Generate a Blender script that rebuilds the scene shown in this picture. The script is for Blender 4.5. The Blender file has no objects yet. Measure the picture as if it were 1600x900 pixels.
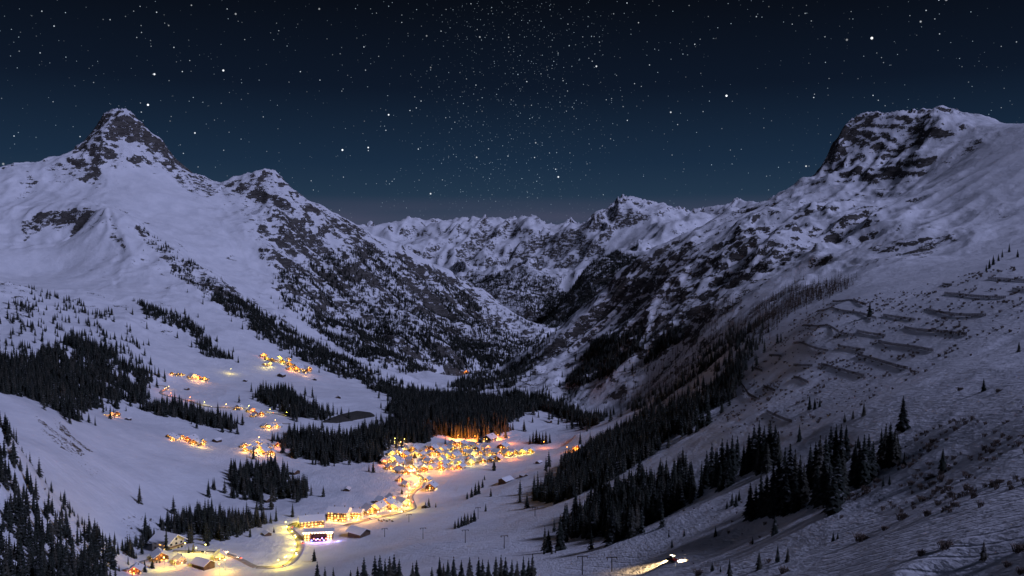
import bpy, bmesh, math, random
import numpy as np
from mathutils import Vector, Matrix

# ------------------------------------------------------------------ camera, sky, moon, exposure
SC = bpy.context.scene
COL = SC.collection
F = 800.0 / math.tan(math.radians(30))          # focal length in pixels of the 1600 x 900 picture
PITCH = -math.atan(40.0 / F)
cam_d = bpy.data.cameras.new('camera'); cam = bpy.data.objects.new('camera', cam_d); COL.objects.link(cam)
cam_d.sensor_width = 36.0; cam_d.lens = 18.0 / math.tan(math.radians(30))
cam_d.clip_start = 1.0; cam_d.clip_end = 60000.0
cam.location = (0, 0, 0); cam.rotation_euler = (math.pi / 2 + PITCH, 0, 0)
SC.camera = cam

MOON_EL, MOON_AZ = math.radians(39), math.radians(121)   # azimuth measured from +Y (view) towards +X (right)
SC.view_settings.view_transform = 'Standard'; SC.view_settings.look = 'None'
SC.view_settings.gamma = 1.0; SC.view_settings.use_curve_mapping = False
SC.view_settings.exposure = 0.0
SC.cycles.use_denoising = True; SC.cycles.use_adaptive_sampling = True; SC.cycles.adaptive_threshold = .02
SC.cycles.max_bounces = 3; SC.cycles.diffuse_bounces = 1; SC.cycles.glossy_bounces = 1
SC.cycles.sample_clamp_indirect = 2.0

def nd(nt, kind, **kw):
    n = nt.nodes.new(kind)
    for k, v in kw.items():
        if k == 'i':
            for a, b in v.items(): n.inputs[a].default_value = b
        else: setattr(n, k, v)
    return n

def make_world():
    w = bpy.data.worlds.new('World'); SC.world = w; w.use_nodes = True
    nt = w.node_tree; nt.nodes.clear(); L = nt.links.new
    tc = nd(nt, 'ShaderNodeTexCoord'); gen = tc.outputs['Generated']
    sep = nd(nt, 'ShaderNodeSeparateXYZ'); L(gen, sep.inputs[0])
    sky = nd(nt, 'ShaderNodeTexSky', sky_type='NISHITA', sun_disc=False, sun_elevation=MOON_EL,
             sun_rotation=MOON_AZ, altitude=1800, air_density=1.0, dust_density=0.2, ozone_density=3.0)
    ramp = nd(nt, 'ShaderNodeValToRGB')            # night sky brightness by height above the horizon
    L(sep.outputs['Z'], ramp.inputs[0])
    e = ramp.color_ramp.elements
    e[0].position = 0.0; e[0].color = (.026, .052, .094, 1)
    e[1].position = 1.0; e[1].color = (.0020, .0029, .0058, 1)
    for p, c in ((.05, (.019, .042, .078)), (.11, (.0085, .0230, .0510)), (.19, (.0034, .0074, .0182)), (.28, (.0020, .0029, .0058))):
        x = e.new(p); x.color = (*c, 1)
    mul = nd(nt, 'ShaderNodeMix', data_type='RGBA', blend_type='ADD'); mul.inputs[0].default_value = 1
    sks = nd(nt, 'ShaderNodeMix', data_type='RGBA', blend_type='MULTIPLY'); sks.inputs[0].default_value = 1
    L(sky.outputs[0], sks.inputs[6]); sks.inputs[7].default_value = (.0005, .0006, .0007, 1)
    L(ramp.outputs[0], mul.inputs[6]); L(sks.outputs[2], mul.inputs[7])
    # thin band of twilight-pink air low over the horizon
    pk = nd(nt, 'ShaderNodeValToRGB'); L(sep.outputs['Z'], pk.inputs[0])
    q = pk.color_ramp.elements
    q[0].position = 0.0; q[0].color = (.052, .026, .044, 1); q[1].position = .075; q[1].color = (0, 0, 0, 1)
    x = q.new(.045); x.color = (.040, .020, .034, 1)
    ns = nd(nt, 'ShaderNodeTexNoise', i={'Scale': 2.2, 'Detail': 3.0}); mp = nd(nt, 'ShaderNodeMapping'); mp.inputs['Scale'].default_value = (1, 1, 9)
    L(gen, mp.inputs[0]); L(mp.outputs[0], ns.inputs[0])
    pm = nd(nt, 'ShaderNodeMapRange', i={1: .36, 2: .58}); L(ns.outputs[0], pm.inputs[0])
    add2 = nd(nt, 'ShaderNodeMix', data_type='RGBA', blend_type='ADD'); L(pm.outputs[0], add2.inputs[0])
    L(mul.outputs[2], add2.inputs[6]); L(pk.outputs[0], add2.inputs[7])
    col = add2.outputs[2]
    # milky way: a great circle; d = distance of the direction from its plane
    band = nd(nt, 'ShaderNodeVectorMath', operation='DOT_PRODUCT'); L(gen, band.inputs[0]); band.inputs[1].default_value = (.995, .02, -.10)
    ab = nd(nt, 'ShaderNodeMath', operation='ABSOLUTE'); L(band.outputs['Value'], ab.inputs[0])
    bm_ = nd(nt, 'ShaderNodeMapRange', interpolation_type='SMOOTHSTEP', i={1: .0, 2: .15, 3: 1.0, 4: 0.0}); L(ab.outputs[0], bm_.inputs[0])
    hz = nd(nt, 'ShaderNodeMapRange', i={1: .03, 2: .09}); L(sep.outputs['Z'], hz.inputs[0])
    def stars(scale, rad, dens0, dens1, strength, tint):
        nonlocal col
        v = nd(nt, 'ShaderNodeTexVoronoi', feature='F1', i={'Scale': scale}); L(gen, v.inputs['Vector'])
        disc = nd(nt, 'ShaderNodeMapRange', interpolation_type='SMOOTHSTEP', i={1: rad, 2: rad * .3, 3: 0., 4: 1.}); L(v.outputs['Distance'], disc.inputs[0])
        sc = nd(nt, 'ShaderNodeSeparateColor'); L(v.outputs['Color'], sc.inputs[0])
        th = nd(nt, 'ShaderNodeMapRange', i={1: 0, 2: 1, 3: dens0, 4: dens1}); L(bm_.outputs[0], th.inputs[0])
        lt = nd(nt, 'ShaderNodeMath', operation='LESS_THAN'); L(sc.outputs[0], lt.inputs[0]); L(th.outputs[0], lt.inputs[1])
        pw = nd(nt, 'ShaderNodeMath', operation='POWER'); L(sc.outputs[1], pw.inputs[0]); pw.inputs[1].default_value = 3.0
        br = nd(nt, 'ShaderNodeMath', operation='MULTIPLY_ADD'); L(pw.outputs[0], br.inputs[0]); br.inputs[1].default_value = strength; br.inputs[2].default_value = strength * .10
        a = nd(nt, 'ShaderNodeMath', operation='MULTIPLY'); L(disc.outputs[0], a.inputs[0]); L(lt.outputs[0], a.inputs[1])
        b = nd(nt, 'ShaderNodeMath', operation='MULTIPLY'); L(a.outputs[0], b.inputs[0]); L(br.outputs[0], b.inputs[1])
        c = nd(nt, 'ShaderNodeMath', operation='MULTIPLY'); L(b.outputs[0], c.inputs[0]); L(hz.outputs[0], c.inputs[1])
        m = nd(nt, 'ShaderNodeMix', data_type='RGBA', blend_type='ADD', clamp_factor=False); L(c.outputs[0], m.inputs[0])
        L(col, m.inputs[6]); m.inputs[7].default_value = (*tint, 1); col = m.outputs[2]
    stars(150, .105, .50, .95, 1.1, (.80, .90, 1.0))
    stars(235, .130, .22, .95, .75, (.66, .84, 1.0))
    stars(330, .170, .06, .90, .55, (.62, .80, 1.0))
    stars(48, .060, .55, .85, 3.0, (.90, .95, 1.0))
    stars(22, .033, .9, .95, 3.5, (.95, .97, 1.0))
    bg = nd(nt, 'ShaderNodeBackground', i={1: 1.0}); L(col, bg.inputs[0])
    out = nd(nt, 'ShaderNodeOutputWorld'); L(bg.outputs[0], out.inputs[0])
    w.cycles.sampling_method = 'AUTOMATIC'
make_world()

sun_d = bpy.data.lights.new('moon', 'SUN'); sun = bpy.data.objects.new('moon', sun_d); COL.objects.link(sun)
sun_d.energy = 1.8; sun_d.angle = math.radians(10); sun_d.color = (.54, .59, 1.0)
_dir = Vector((math.sin(MOON_AZ) * math.cos(MOON_EL), math.cos(MOON_AZ) * math.cos(MOON_EL), math.sin(MOON_EL)))
sun.rotation_euler = _dir.to_track_quat('Z', 'Y').to_euler()

# ------------------------------------------------------------------ helpers: projection, noise
CT, ST = math.cos(PITCH), math.sin(PITCH)
def pix_dir(px, py):
    cx = (np.asarray(px, float) - 800) / F; cy = (450 - np.asarray(py, float)) / F
    x = cx; y = CT - cy * ST; z = ST + cy * CT
    h = np.hypot(x, y)
    return np.arctan2(x, y), z / h              # azimuth, tangent of the elevation
def project(x, y, z):
    yf = y * CT + z * ST; zu = -y * ST + z * CT
    return 800 + F * x / yf, 450 - F * zu / yf

def _hash(ix, iy, seed):
    h = (ix.astype(np.uint32) * np.uint32(374761393) + iy.astype(np.uint32) * np.uint32(668265263) + np.uint32((seed * 2246822519) & 0xffffffff))
    h = (h ^ (h >> np.uint32(13))) * np.uint32(1274126177)
    return h ^ (h >> np.uint32(16))
def gnoise(x, y, seed=0):
    x0 = np.floor(x); y0 = np.floor(y); fx = (x - x0).astype(np.float32); fy = (y - y0).astype(np.float32)
    ix = x0.astype(np.int64); iy = y0.astype(np.int64)
    u = fx * fx * fx * (fx * (fx * 6 - 15) + 10); v = fy * fy * fy * (fy * (fy * 6 - 15) + 10)
    def g(dx, dy):
        a = _hash((ix + dx) & 0xffffffff, (iy + dy) & 0xffffffff, seed).astype(np.float32) * np.float32(2 * math.pi / 4294967296.0)
        return np.cos(a) * (fx - dx) + np.sin(a) * (fy - dy)
    a = g(0, 0); a += u * (g(1, 0) - a); b = g(0, 1); b += u * (g(1, 1) - b)
    return (a + v * (b - a)) * 1.5
def fbm(x, y, octs=4, seed=0, gain=.5, ridged=False):
    s = 0; a = 1.0; t = 0
    for o in range(octs):
        n = gnoise(x * 2 ** o + 17.3 * o, y * 2 ** o - 9.1 * o, seed + o)
        if ridged: n = 1 - 2 * np.abs(n)
        s = s + a * n; t += a; a *= gain
    return s / t
def smooth(a, b, x):
    t = np.clip((x - a) / (b - a), 0, 1); return t * t * (3 - 2 * t)
def in_poly(px, py, poly):
    inside = np.zeros(px.shape, bool); n = len(poly)
    for k in range(n):
        x1, y1 = poly[k]; x2, y2 = poly[(k + 1) % n]
        if y1 == y2: continue
        c = ((y1 > py) != (y2 > py)) & (px < (x2 - x1) * (py - y1) / (y2 - y1) + x1)
        inside ^= c
    return inside

# ------------------------------------------------------------------ terrain: survey points (column, row, distance in metres, ruggedness)
PTS = []
def P(px, py, d, r=.1): PTS.append((px, py, d, r))
def LINE(pts, step=26, back=None):
    """a crest or foot line; back=(factor, slope): the hidden far side falls away behind it"""
    for (a, b) in zip(pts[:-1], pts[1:]):
        n = max(1, int(math.hypot(b[0] - a[0], b[1] - a[1]) / step))
        for k in range(n):
            t = k / n; q = [a[i] + t * (b[i] - a[i]) for i in range(4)]
            P(*q); 
            if back: BACK(q, *back)
    P(*pts[-1])
    if back: BACK(pts[-1], *back)
def BACK(q, fac, slope):
    az, T = pix_dir(q[0], q[1]); d = q[2]; d2 = d * fac
    PTS.append(('T', float(az), (float(T) * d - (d2 - d) * slope) / d2, d2, q[3]))

# left mountain skyline
LINE([(-260,300,4300,.5),(-120,285,4300,.5),(0,263,4300,.6),(50,257,4350,.6),(110,240,4400,.7),(118,228,4400,.9),(140,215,4450,.9),(150,200,4480,1),(163,182,4500,1),
      (180,176,4500,1),(200,178,4500,1),(212,190,4500,1),(230,211,4480,.9),(262,230,4450,.8),(285,255,4420,.8),(325,284,4400,.7),(345,291,4400,.6),
      (385,279,4450,.7),(418,270,4400,.8),(430,267,4380,.8),(445,280,4380,.8),(475,305,4400,.7),(530,340,4450,.6),(570,363,4500,.6),(640,396,4600,.6),
      (720,438,4750,.6),(790,480,4900,.5),(858,517,5000,.4)], 16, (1.13, .65))
# faces and bowls of the left mountain
for q in [(185,205,4380,1),(180,235,4250,.8),(150,250,4200,.8),(130,290,4050,.5),(90,280,4150,.4),(40,300,4050,.4),(0,320,3950,.4),(60,318,3900,.4),(100,318,3800,.4),
          (200,270,4150,.15),(240,300,4000,.12),(230,340,3800,.12),(300,300,4150,.4),(300,380,3600,.2),(350,330,4050,.5),(360,430,3350,.3),(400,480,3100,.4),(450,530,2850,.4),
          (400,320,4150,.6),(430,330,4000,.7),(430,400,3650,.8),(450,460,3350,.8),(500,400,3950,.8),(500,480,3450,.9),(550,540,3050,.8),(600,450,3950,.9),(600,520,3450,.9),
          (625,570,2950,.7),(700,500,4050,.9),(700,550,3450,.8),(685,588,2900,.6),(780,520,4400,.7),(780,560,3600,.6),(520,440,3750,.9),(640,490,3800,.9),
          (100,420,3300,.1),(40,430,3250,.1),(0,400,3400,.15),(90,385,3500,.15),(130,440,3080,.1),(60,375,3560,.6),(110,365,3580,.5),(-120,420,3200,.2),(-260,430,3200,.2)]: P(*q)
LINE([(60,335,3740,.7),(110,325,3720,.5),(140,325,3650,.4),(168,328,3560,.4),(174,360,3420,.4),(180,400,3250,.4),(186,445,3060,.4)], 16)     # spur
LINE([(215,345,3640,.5),(250,380,3420,.6),(290,415,3250,.7),(350,460,3020,.7),(420,500,2850,.7),(480,535,2720,.7),(560,575,2600,.6),(640,610,2450,.5)], 24)   # wooded rib
# terraces at its foot
for q in [(250,430,3080,.2),(300,470,2880,.2),(350,500,2760,.2),(400,528,2660,.1),(450,558,2580,.1),(500,580,2500,.1),(550,600,2380,.1),(600,622,2220,.1),
          (50,455,2800,.4),(0,445,2750,.4),(0,480,2450,.4),(100,475,2650,.3),(150,480,2700,.4),(230,470,2850,.3),(210,500,2600,.45),(290,505,2680,.35),(330,535,2560,.3),
          (300,545,2480,.1),(270,530,2520,.15),(0,540,2050,.3),(100,520,2280,.3),(160,540,2250,.3),(200,570,2150,.25),(60,600,1720,.25),(0,590,1700,.25),
          (130,630,1760,.2),(240,600,2130,.15),(290,590,2220,.1),(350,580,2320,.1),(430,570,2450,.1),(420,585,2350,.1),(500,605,2260,.1),(590,636,2050,.1),(250,622,2010,.15),
          (330,615,2080,.1),(400,615,2080,.1),(300,650,1860,.15),(360,650,1880,.1),(420,648,1880,.1),(470,660,1820,.1),(-150,600,1700,.3),(-150,500,2300,.3),(-260,560,1900,.3)]: P(*q)
# valley beyond the village
for q in [(735,582,2880,.3),(770,596,2800,.3),(690,600,2700,.2),(640,590,2760,.2),(670,580,2850,.2),(740,610,2450,.2),(800,575,3300,.3),(845,538,4200,.3),(865,520,4900,.3),
          (800,615,2380,.2),(850,625,2250,.2),(900,640,2120,.2),(950,655,1950,.25)]: P(*q)
# right mountain skyline
LINE([(775,592,2900,.5),(800,573,2950,.6),(860,525,3050,.7),(900,492,3100,.7),(950,452,3100,.7),(1000,411,3080,.7),(1040,379,3050,.6),(1080,353,3020,.7),(1130,330,3000,.7),
      (1200,317,3000,.7),(1250,296,3000,.7),(1290,279,3020,.7),(1298,262,3080,.8),(1308,236,3120,1),(1320,212,3180,1),(1335,203,3220,1),(1370,196,3250,.8),(1410,206,3250,.7),
      (1440,207,3250,.7),(1470,200,3230,.8),(1505,186,3200,.9),(1522,191,3180,.7),(1550,188,3100,.4),(1600,192,2900,.2),(1700,185,2800,.2),(1860,180,2700,.2)], 16, (1.14, .65))
for q in [(850,570,2650,.8),(900,545,2650,.8),(1000,470,2680,.8),(950,520,2600,.8),(900,600,2350,.8),(960,600,2150,.8),(1000,560,2200,.8),(960,640,1980,.5),(1060,430,2600,.8),
          (1100,400,2620,.8),(1050,520,2150,.8),(1100,480,2230,.7),(1060,580,1820,.6),(1150,380,2600,.9),(1200,360,2620,.9),(1250,345,2600,.8),(1180,410,2280,1),(1230,390,2300,1),
          (1180,455,2020,.3),(1250,430,1960,.7),(1300,330,2680,.9),(1330,260,2950,1),(1380,240,2980,1),(1400,290,2720,1),(1340,310,2700,1),(1300,385,2250,.9),(1270,300,2850,.5),
          (1450,250,2850,.9),(1440,290,2680,.3),(1490,230,2880,.4),(1500,270,2560,.15),(1560,250,2520,.1),(1600,280,2300,.1),(1540,320,2200,.15),(1600,350,1950,.15),
          (1450,330,2300,.45),(1400,350,2150,.7),(1420,375,1950,.7),(1360,395,1950,.6),(1480,370,1920,.6),(1350,425,1700,.3),(1500,400,1700,.3),(1400,420,1620,.2),(1720,300,2100,.15),(1860,300,2100,.15)]: P(*q)
# near right: avalanche-fence slope, forest bench, snow slope under the camera
for q in [(1560,425,1180,.07),(1450,455,1230,.07),(1380,460,1300,.07),(1300,480,1330,.07),(1270,520,1180,.07),(1200,500,1600,.5),(1150,540,1550,.5),(1100,580,1550,.5),(1400,540,960,.07),(1500,500,960,.15),
          (1600,470,930,.15),(1330,560,1000,.07),(1250,590,1000,.07),(1200,600,1120,.4),(1180,645,930,.2),(1120,620,1250,.4),(1050,640,1480,.4),(1000,650,1680,.4),(1400,600,760,.15),(1500,580,680,.1),(1550,560,660,.1),
          (1600,620,480,.1),(1300,660,680,.15),(1240,700,680,.15),(1400,672,560,.15),(1500,660,480,.15),(1450,735,430,.2),(1600,720,360,.15),(1350,760,470,.2),(1300,800,440,.2),(1250,810,470,.15),
          (1190,800,540,.15),(1140,760,680,.15),(1100,770,730,.1),(1100,700,920,.15),(1050,800,740,.1),(1000,700,1300,.15),(950,840,760,.1),(890,834,830,.1),(1000,760,900,.15),(940,760,1020,.1),
          (900,720,1330,.15),(850,785,1130,.1),(960,690,1500,.15),(900,680,1680,.1),
          (1500,780,330,.1),(1600,800,270,.08),(1400,815,350,.08),(1300,850,370,.1),(1200,850,440,.1),(1130,858,500,.05),(1040,880,520,.05),(960,893,560,.05),(1200,900,350,.08),(1400,900,240,.06),(1600,900,190,.06),
          (1100,900,430,.06),(1000,905,520,.05),(1750,600,420,.1),(1750,800,230,.08),(1750,450,900,.15),(1860,600,420,.1),(1860,800,220,.08),(1860,450,900,.15)]: P(*q)
# village shelf and bottom of the frame
for q in [(800,900,600,.05),(700,905,640,.05),(600,905,680,.05),(500,905,820,.05),(850,860,760,.05),(750,860,830,.05),(650,850,930,.05),(560,860,1000,.05),(800,820,1000,.05),(700,810,1130,.06),(600,825,1110,.05),
          (800,780,1200,.08),(720,775,1310,.08),(640,785,1280,.06),(560,800,1230,.06),(500,830,1130,.05),(480,855,1060,.05),(530,770,1340,.08),(450,745,1460,.12),(470,790,1250,.1),(500,740,1470,.08),(580,745,1450,.06),(640,745,1460,.06),
          (620,718,1570,.05),(560,725,1560,.1),(700,725,1550,.05),(760,715,1610,.05),(800,740,1440,.08),(850,725,1500,.08),(880,700,1680,.05),(820,700,1690,.05),(760,695,1720,.05),(700,693,1720,.05),(640,695,1700,.05),
          (830,670,1900,.08),(880,665,1960,.08),(830,645,2060,.1),(790,660,1920,.1),(740,670,1850,.1),(690,650,1950,.1),(640,660,1860,.1),(600,680,1760,.1),(560,655,1930,.1),(520,675,1780,.15),(480,690,1700,.15),
          (440,705,1660,.1),(430,885,985,.05),(400,860,1040,.06),(350,832,1130,.1),(300,850,1080,.06),(250,860,1060,.06),(300,890,985,.05),(220,893,985,.06),(180,868,1080,.1),(420,830,1130,.08),(400,800,1240,.12),
          (440,770,1370,.12),(380,770,1370,.15),(330,800,1260,.15),(290,830,1180,.15)]: P(*q)
# left slope and left forest
for q in [(0,612,1420,.12),(60,650,1380,.1),(130,645,1600,.08),(178,650,1760,.06),(240,645,1820,.06),(290,690,1640,.05),(330,672,1760,.05),(400,700,1620,.05),(60,700,1230,.1),(150,700,1380,.08),(100,760,1150,.1),
          (200,760,1280,.06),(250,720,1450,.06),(300,740,1420,.06),(340,745,1440,.06),(160,820,1130,.08),(230,815,1190,.1),(280,785,1290,.1),(345,725,1530,.08),
          (0,660,1000,.12),(30,720,980,.12),(0,760,900,.12),(60,790,950,.12),(110,820,970,.12),(160,870,960,.1),(50,850,860,.12),(0,850,810,.12),(120,900,880,.1),(0,905,760,.1),(-150,650,1000,.15),(-150,800,800,.12),(-150,900,700,.1),(-260,700,900,.1)]: P(*q)
for px in (-260, 0, 250, 500, 750, 1000): P(px, 985, 430 - px * .09, .05); P(px, 1150, 170, .05)
for px in (1150, 1400, 1600, 1860): P(px, 985, 280 - (px - 1150) * .2, .05); P(px, 1150, 95, .05)
for px in (-260, 300, 800, 1300, 1860): P(px, 1500, 45, .03)
# far range
LINE([(480,372,9800,.6),(560,352,9800,.7),(578,349,9800,.8),(598,368,9800,.7),(612,354,9800,.8),(640,372,9800,.7),(662,357,9900,.8),(695,366,9900,.7),(730,380,10000,.7),(760,365,9800,.7),(782,358,9400,.8),
      (800,356,9200,.8),(826,341,9000,.8),(845,346,9000,.8),(862,362,8800,.7),(892,336,8600,.9),(910,352,8600,.8),(940,338,8400,.9),(966,315,8200,1),(985,322,8200,.9),(1002,330,8200,.7),
      (1040,326,8200,.7),(1066,320,8200,.9),(1092,336,8200,.7),(1135,330,8300,.4),(1148,313,8300,.4),(1165,316,8300,.4),(1190,322,8300,.4),(1210,311,8300,.4),(1232,320,8300,.5),(1330,330,8300,.7),(1500,330,8300,.7)], 14, (1.16, .6))
for q in [(640,412,8000,.7),(700,426,7600,.8),(760,436,7200,.8),(720,440,6400,.6),(800,416,7900,.9),(830,420,7000,.9),(800,455,6300,.7),(830,485,5700,.5),(860,416,7400,.9),(880,440,6300,.9),(920,405,7200,.8),(960,372,7500,.7),(1040,360,7300,.5),
          (1000,380,6700,.6),(940,425,5900,.6),(1100,370,7200,.6),(1000,440,4700,.4),(900,510,4700,.4)]: P(*q)
LINE([(862,500,5150,.5),(880,470,5350,.6),(920,420,5600,.6),(962,390,5800,.6),(1000,402,5500,.6),(1060,380,5600,.6)], 16)
for az_ in np.radians(np.arange(-42, 43, 6)):
    for d_, z_ in ((6000, -150), (6900, -150), (15000, -150), (19000, 0)):
        if d_ < 7000 and -7 < math.degrees(az_) < 12: continue
        PTS.append(('T', float(az_), z_ / d_, d_, .3))

def solve_terrain():
    A = []
    for p in PTS:
        if p[0] == 'T': A.append((p[1], math.log(p[3]), p[2], p[4]))
        else:
            az, T = pix_dir(p[0], p[1]); A.append((float(az), math.log(p[2]), float(T), p[3]))
    A = np.array(A); U = A[:, :2]; n = len(A)
    K = np.zeros((n + 1, n + 1)); R = np.hypot(U[:, None, 0] - U[None, :, 0], U[:, None, 1] - U[None, :, 1])
    K[:n, :n] = -R - np.eye(n) * 2e-3; K[:n, n] = K[n, :n] = 1   # small smoothing
    rhs = np.zeros((n + 1, 2)); rhs[:n] = A[:, 2:4]
    W = np.linalg.solve(K, rhs)
    return U.astype(np.float32), W.astype(np.float32), n
_U, _W, _N = solve_terrain()
def terrain_eval(az, lnd):
    az = np.asarray(az, np.float32).ravel(); lnd = np.asarray(lnd, np.float32).ravel()
    out = np.empty((az.size, 2), np.float32); CH = 20000
    for s in range(0, az.size, CH):
        e = min(s + CH, az.size)
        R = np.sqrt((az[s:e, None] - _U[None, :, 0]) ** 2 + (lnd[s:e, None] - _U[None, :, 1]) ** 2)
        out[s:e] = -R @ _W[:_N] + _W[_N]
    return out

# grid of the survey: columns by azimuth, rows by distance (finer where slopes face us)
NC = 1000
AZ = np.radians(np.linspace(-38, 38, NC))
_key = [(40, .05), (120, .03), (250, .012), (500, .0058), (1000, .0042), (1500, .0032), (2000, .0027), (3000, .0022), (4400, .0019), (5200, .0035), (6500, .0040), (8000, .0030), (10200, .0034), (11500, .02), (19000, .06)]
_d = [40.0]
while _d[-1] < 19000:
    _d.append(_d[-1] * (1 + np.interp(math.log(_d[-1]), [math.log(k[0]) for k in _key], [k[1] for k in _key])))
D = np.array(_d); NR = len(D)
lnD = np.log(D)
def build_grid():
    # solve on every second node, then cubic-free linear refinement
    ia = np.arange(0, NR, 2); ja = np.arange(0, NC, 2)
    if ia[-1] != NR - 1: ia = np.append(ia, NR - 1)
    if ja[-1] != NC - 1: ja = np.append(ja, NC - 1)
    V = terrain_eval(np.broadcast_to(AZ[None, ja], (len(ia), len(ja))), np.broadcast_to(lnD[ia, None], (len(ia), len(ja)))).reshape(len(ia), len(ja), 2)
    tmp = np.empty((NR, len(ja), 2), np.float32)
    for c in range(2):
        for j in range(len(ja)): tmp[:, j, c] = np.interp(lnD, lnD[ia], V[:, j, c])
    out = np.empty((NR, NC, 2), np.float32)
    w = np.interp(np.arange(NC), ja, np.arange(len(ja))); j0 = np.minimum(w.astype(int), len(ja) - 2); f = (w - j0).astype(np.float32)
    for c in range(2): out[:, :, c] = tmp[:, j0, c] * (1 - f) + tmp[:, j0 + 1, c] * f
    return out[:, :, 0], np.clip(out[:, :, 1], .02, 1.1)
T0, RUG = build_grid()
GX = (D[:, None] * np.sin(AZ)[None, :]); GY = (D[:, None] * np.cos(AZ)[None, :])
Z0 = T0 * D[:, None]
def blur(a, n=3):
    for _ in range(n):
        a = (np.roll(a, 1, 0) + np.roll(a, -1, 0) + 2 * a) / 4; a = (np.roll(a, 1, 1) + np.roll(a, -1, 1) + 2 * a) / 4
    return a
def fall_dirs():
    zb = blur(Z0, 8)
    gd = np.gradient(zb, axis=0) / np.gradient(D)[:, None]; ga = np.gradient(zb, axis=1) / (AZ[1] - AZ[0]) / D[:, None]
    sa, ca = np.sin(AZ)[None, :], np.cos(AZ)[None, :]
    gx = gd * sa + ga * ca; gy = gd * ca - ga * sa; n = np.hypot(gx, gy) + 1e-6
    return gx / n, gy / n
I15 = int(np.searchsorted(D, 1250))
def streak_field(wl, length, n, seed, mult=None):
    """gullies: noise drawn out along the fall line of each slope"""
    x, y = GX[I15:], GY[I15:]; fx, fy = FDX[I15:], FDY[I15:]
    m = 1.0 if mult is None else mult[I15:]
    s = 0
    for k in range(n):
        o = (k / (n - 1) - .5) * length * m
        s = s + gnoise((x + o * fx) / (wl * m), (y + o * fy) / (wl * m), seed)
    out = np.zeros_like(GX); out[I15:] = s / math.sqrt(n) * .8; return out
FDX, FDY = fall_dirs()
_fm = (1 + 1.2 * smooth(5000, 6500, D))[:, None] * np.ones((1, NC))
G1 = streak_field(120, 420, 7, 301, _fm); G2 = streak_field(38, 170, 6, 302, _fm)
def ridge2(x, y, octs, seed, off=.42):
    s = 0; a = 1.0; w = 1.0; t = 0
    for o in range(octs):
        n = (1 - np.abs(gnoise(x * 2.03 ** o + 31.7 * o, y * 2.03 ** o + 11.9 * o, seed + o))) ** 2
        n = n * w; w = np.clip(n * 1.6, 0, 1); s = s + a * n; t += a; a *= .52
    return s / t - off
def relief():
    x, y = GX, GY
    far = smooth(1250, 2300, D)[:, None]; vfar = smooth(5200, 6600, D)[:, None]
    wx = x + 45 * gnoise(x / 170, y / 170, 71); wy = y + 45 * gnoise(x / 170, y / 170, 72)
    rug = RUG
    r1 = ridge2(wx / 420, wy / 420, 6, 3, .50)
    h = far * rug * (1 - vfar) * (88 * r1 + 19 * (.6 - 2 * np.abs(G1)) + 8 * G2 + 5 * fbm(x / 30, y / 30, 3, 41, .55))
    r3 = ridge2(wx / 1150, wy / 1150, 7, 13, .60)
    h = h + vfar * rug * (330 * r3 + 62 * (1 - 2 * np.abs(G1)) + 14 * G2)
    mid = (1 - far)
    h = h + mid * (rug * (32 * fbm(x / 140, y / 140, 5, 33, .5) + 5 * fbm(x / 25, y / 25, 3, 37)) + .7 * fbm(x / 30, y / 30, 3, 55) + 2.6 * gnoise(x / 95, y / 95, 57) * smooth(300, 700, D)[:, None])
    h = h + far * .8 * fbm(x / 45, y / 45, 3, 44)
    px0, py0 = project(GX, GY, Z0); fz = [(1120,560),(1230,470),(1480,420),(1640,410),(1660,480),(1510,560),(1410,610),(1240,690),(1130,660)]
    k = np.zeros_like(h); i0, i1 = np.searchsorted(D, 500), np.searchsorted(D, 1700); k[i0:i1] = in_poly(px0[i0:i1], py0[i0:i1], fz); k = blur(k, 10); h = h * (1 - .85 * k)
    # broken ledges on the high cliffs
    z = Z0 + h
    cl = far * smooth(.65, .95, rug) * (1 - vfar)
    zz = (z + .30 * x + .1 * y) / 42 + 1.3 * gnoise(x / 210, y / 210, 61) + .4 * gnoise(x / 60, y / 60, 62)
    h = h + cl * 6 * (np.abs((zz % 1) - .5) * 2 - .5) * smooth(-.1, .35, gnoise(x / 150, z / 110, 66))
    return h
GZ = Z0 + relief()
PXG, PYG = project(GX, GY, GZ)
TG = GZ / D[:, None]

def col_of(az): return (az - AZ[0]) / (AZ[1] - AZ[0])
def height(x, y):
    """terrain height at world x, y (bilinear on the survey grid)"""
    az = np.arctan2(x, y); d = np.hypot(x, y)
    j = np.clip(col_of(az), 0, NC - 1.001); i = np.clip(np.interp(np.log(d), lnD, np.arange(NR)), 0, NR - 1.001)
    i0 = np.floor(i).astype(int); j0 = np.floor(j).astype(int); fi = i - i0; fj = j - j0
    return (GZ[i0, j0] * (1 - fi) * (1 - fj) + GZ[i0 + 1, j0] * fi * (1 - fj) + GZ[i0, j0 + 1] * (1 - fi) * fj + GZ[i0 + 1, j0 + 1] * fi * fj)
TMAX = np.maximum.accumulate(TG, axis=0)
def hit(px, py, dmin=60.0):
    """first terrain point seen in the direction of a survey reading"""
    az, T = pix_dir(px, py); az = float(az); T = float(T)
    j = int(round(float(np.clip(col_of(az), 0, NC - 1)))); c = TG[:, j]
    i0 = int(np.searchsorted(D, dmin)); k = np.nonzero(c[i0:] >= T)[0]
    i = (i0 + int(k[0])) if len(k) else NR - 2
    if i > 0 and c[i] > c[i - 1]: fr = (T - c[i - 1]) / (c[i] - c[i - 1]); d = D[i - 1] + max(0, min(1, fr)) * (D[i] - D[i - 1])
    else: d = D[i]
    x, y = d * math.sin(az), d * math.cos(az)
    return Vector((x, y, float(height(np.array([x]), np.array([y]))[0])))
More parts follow.
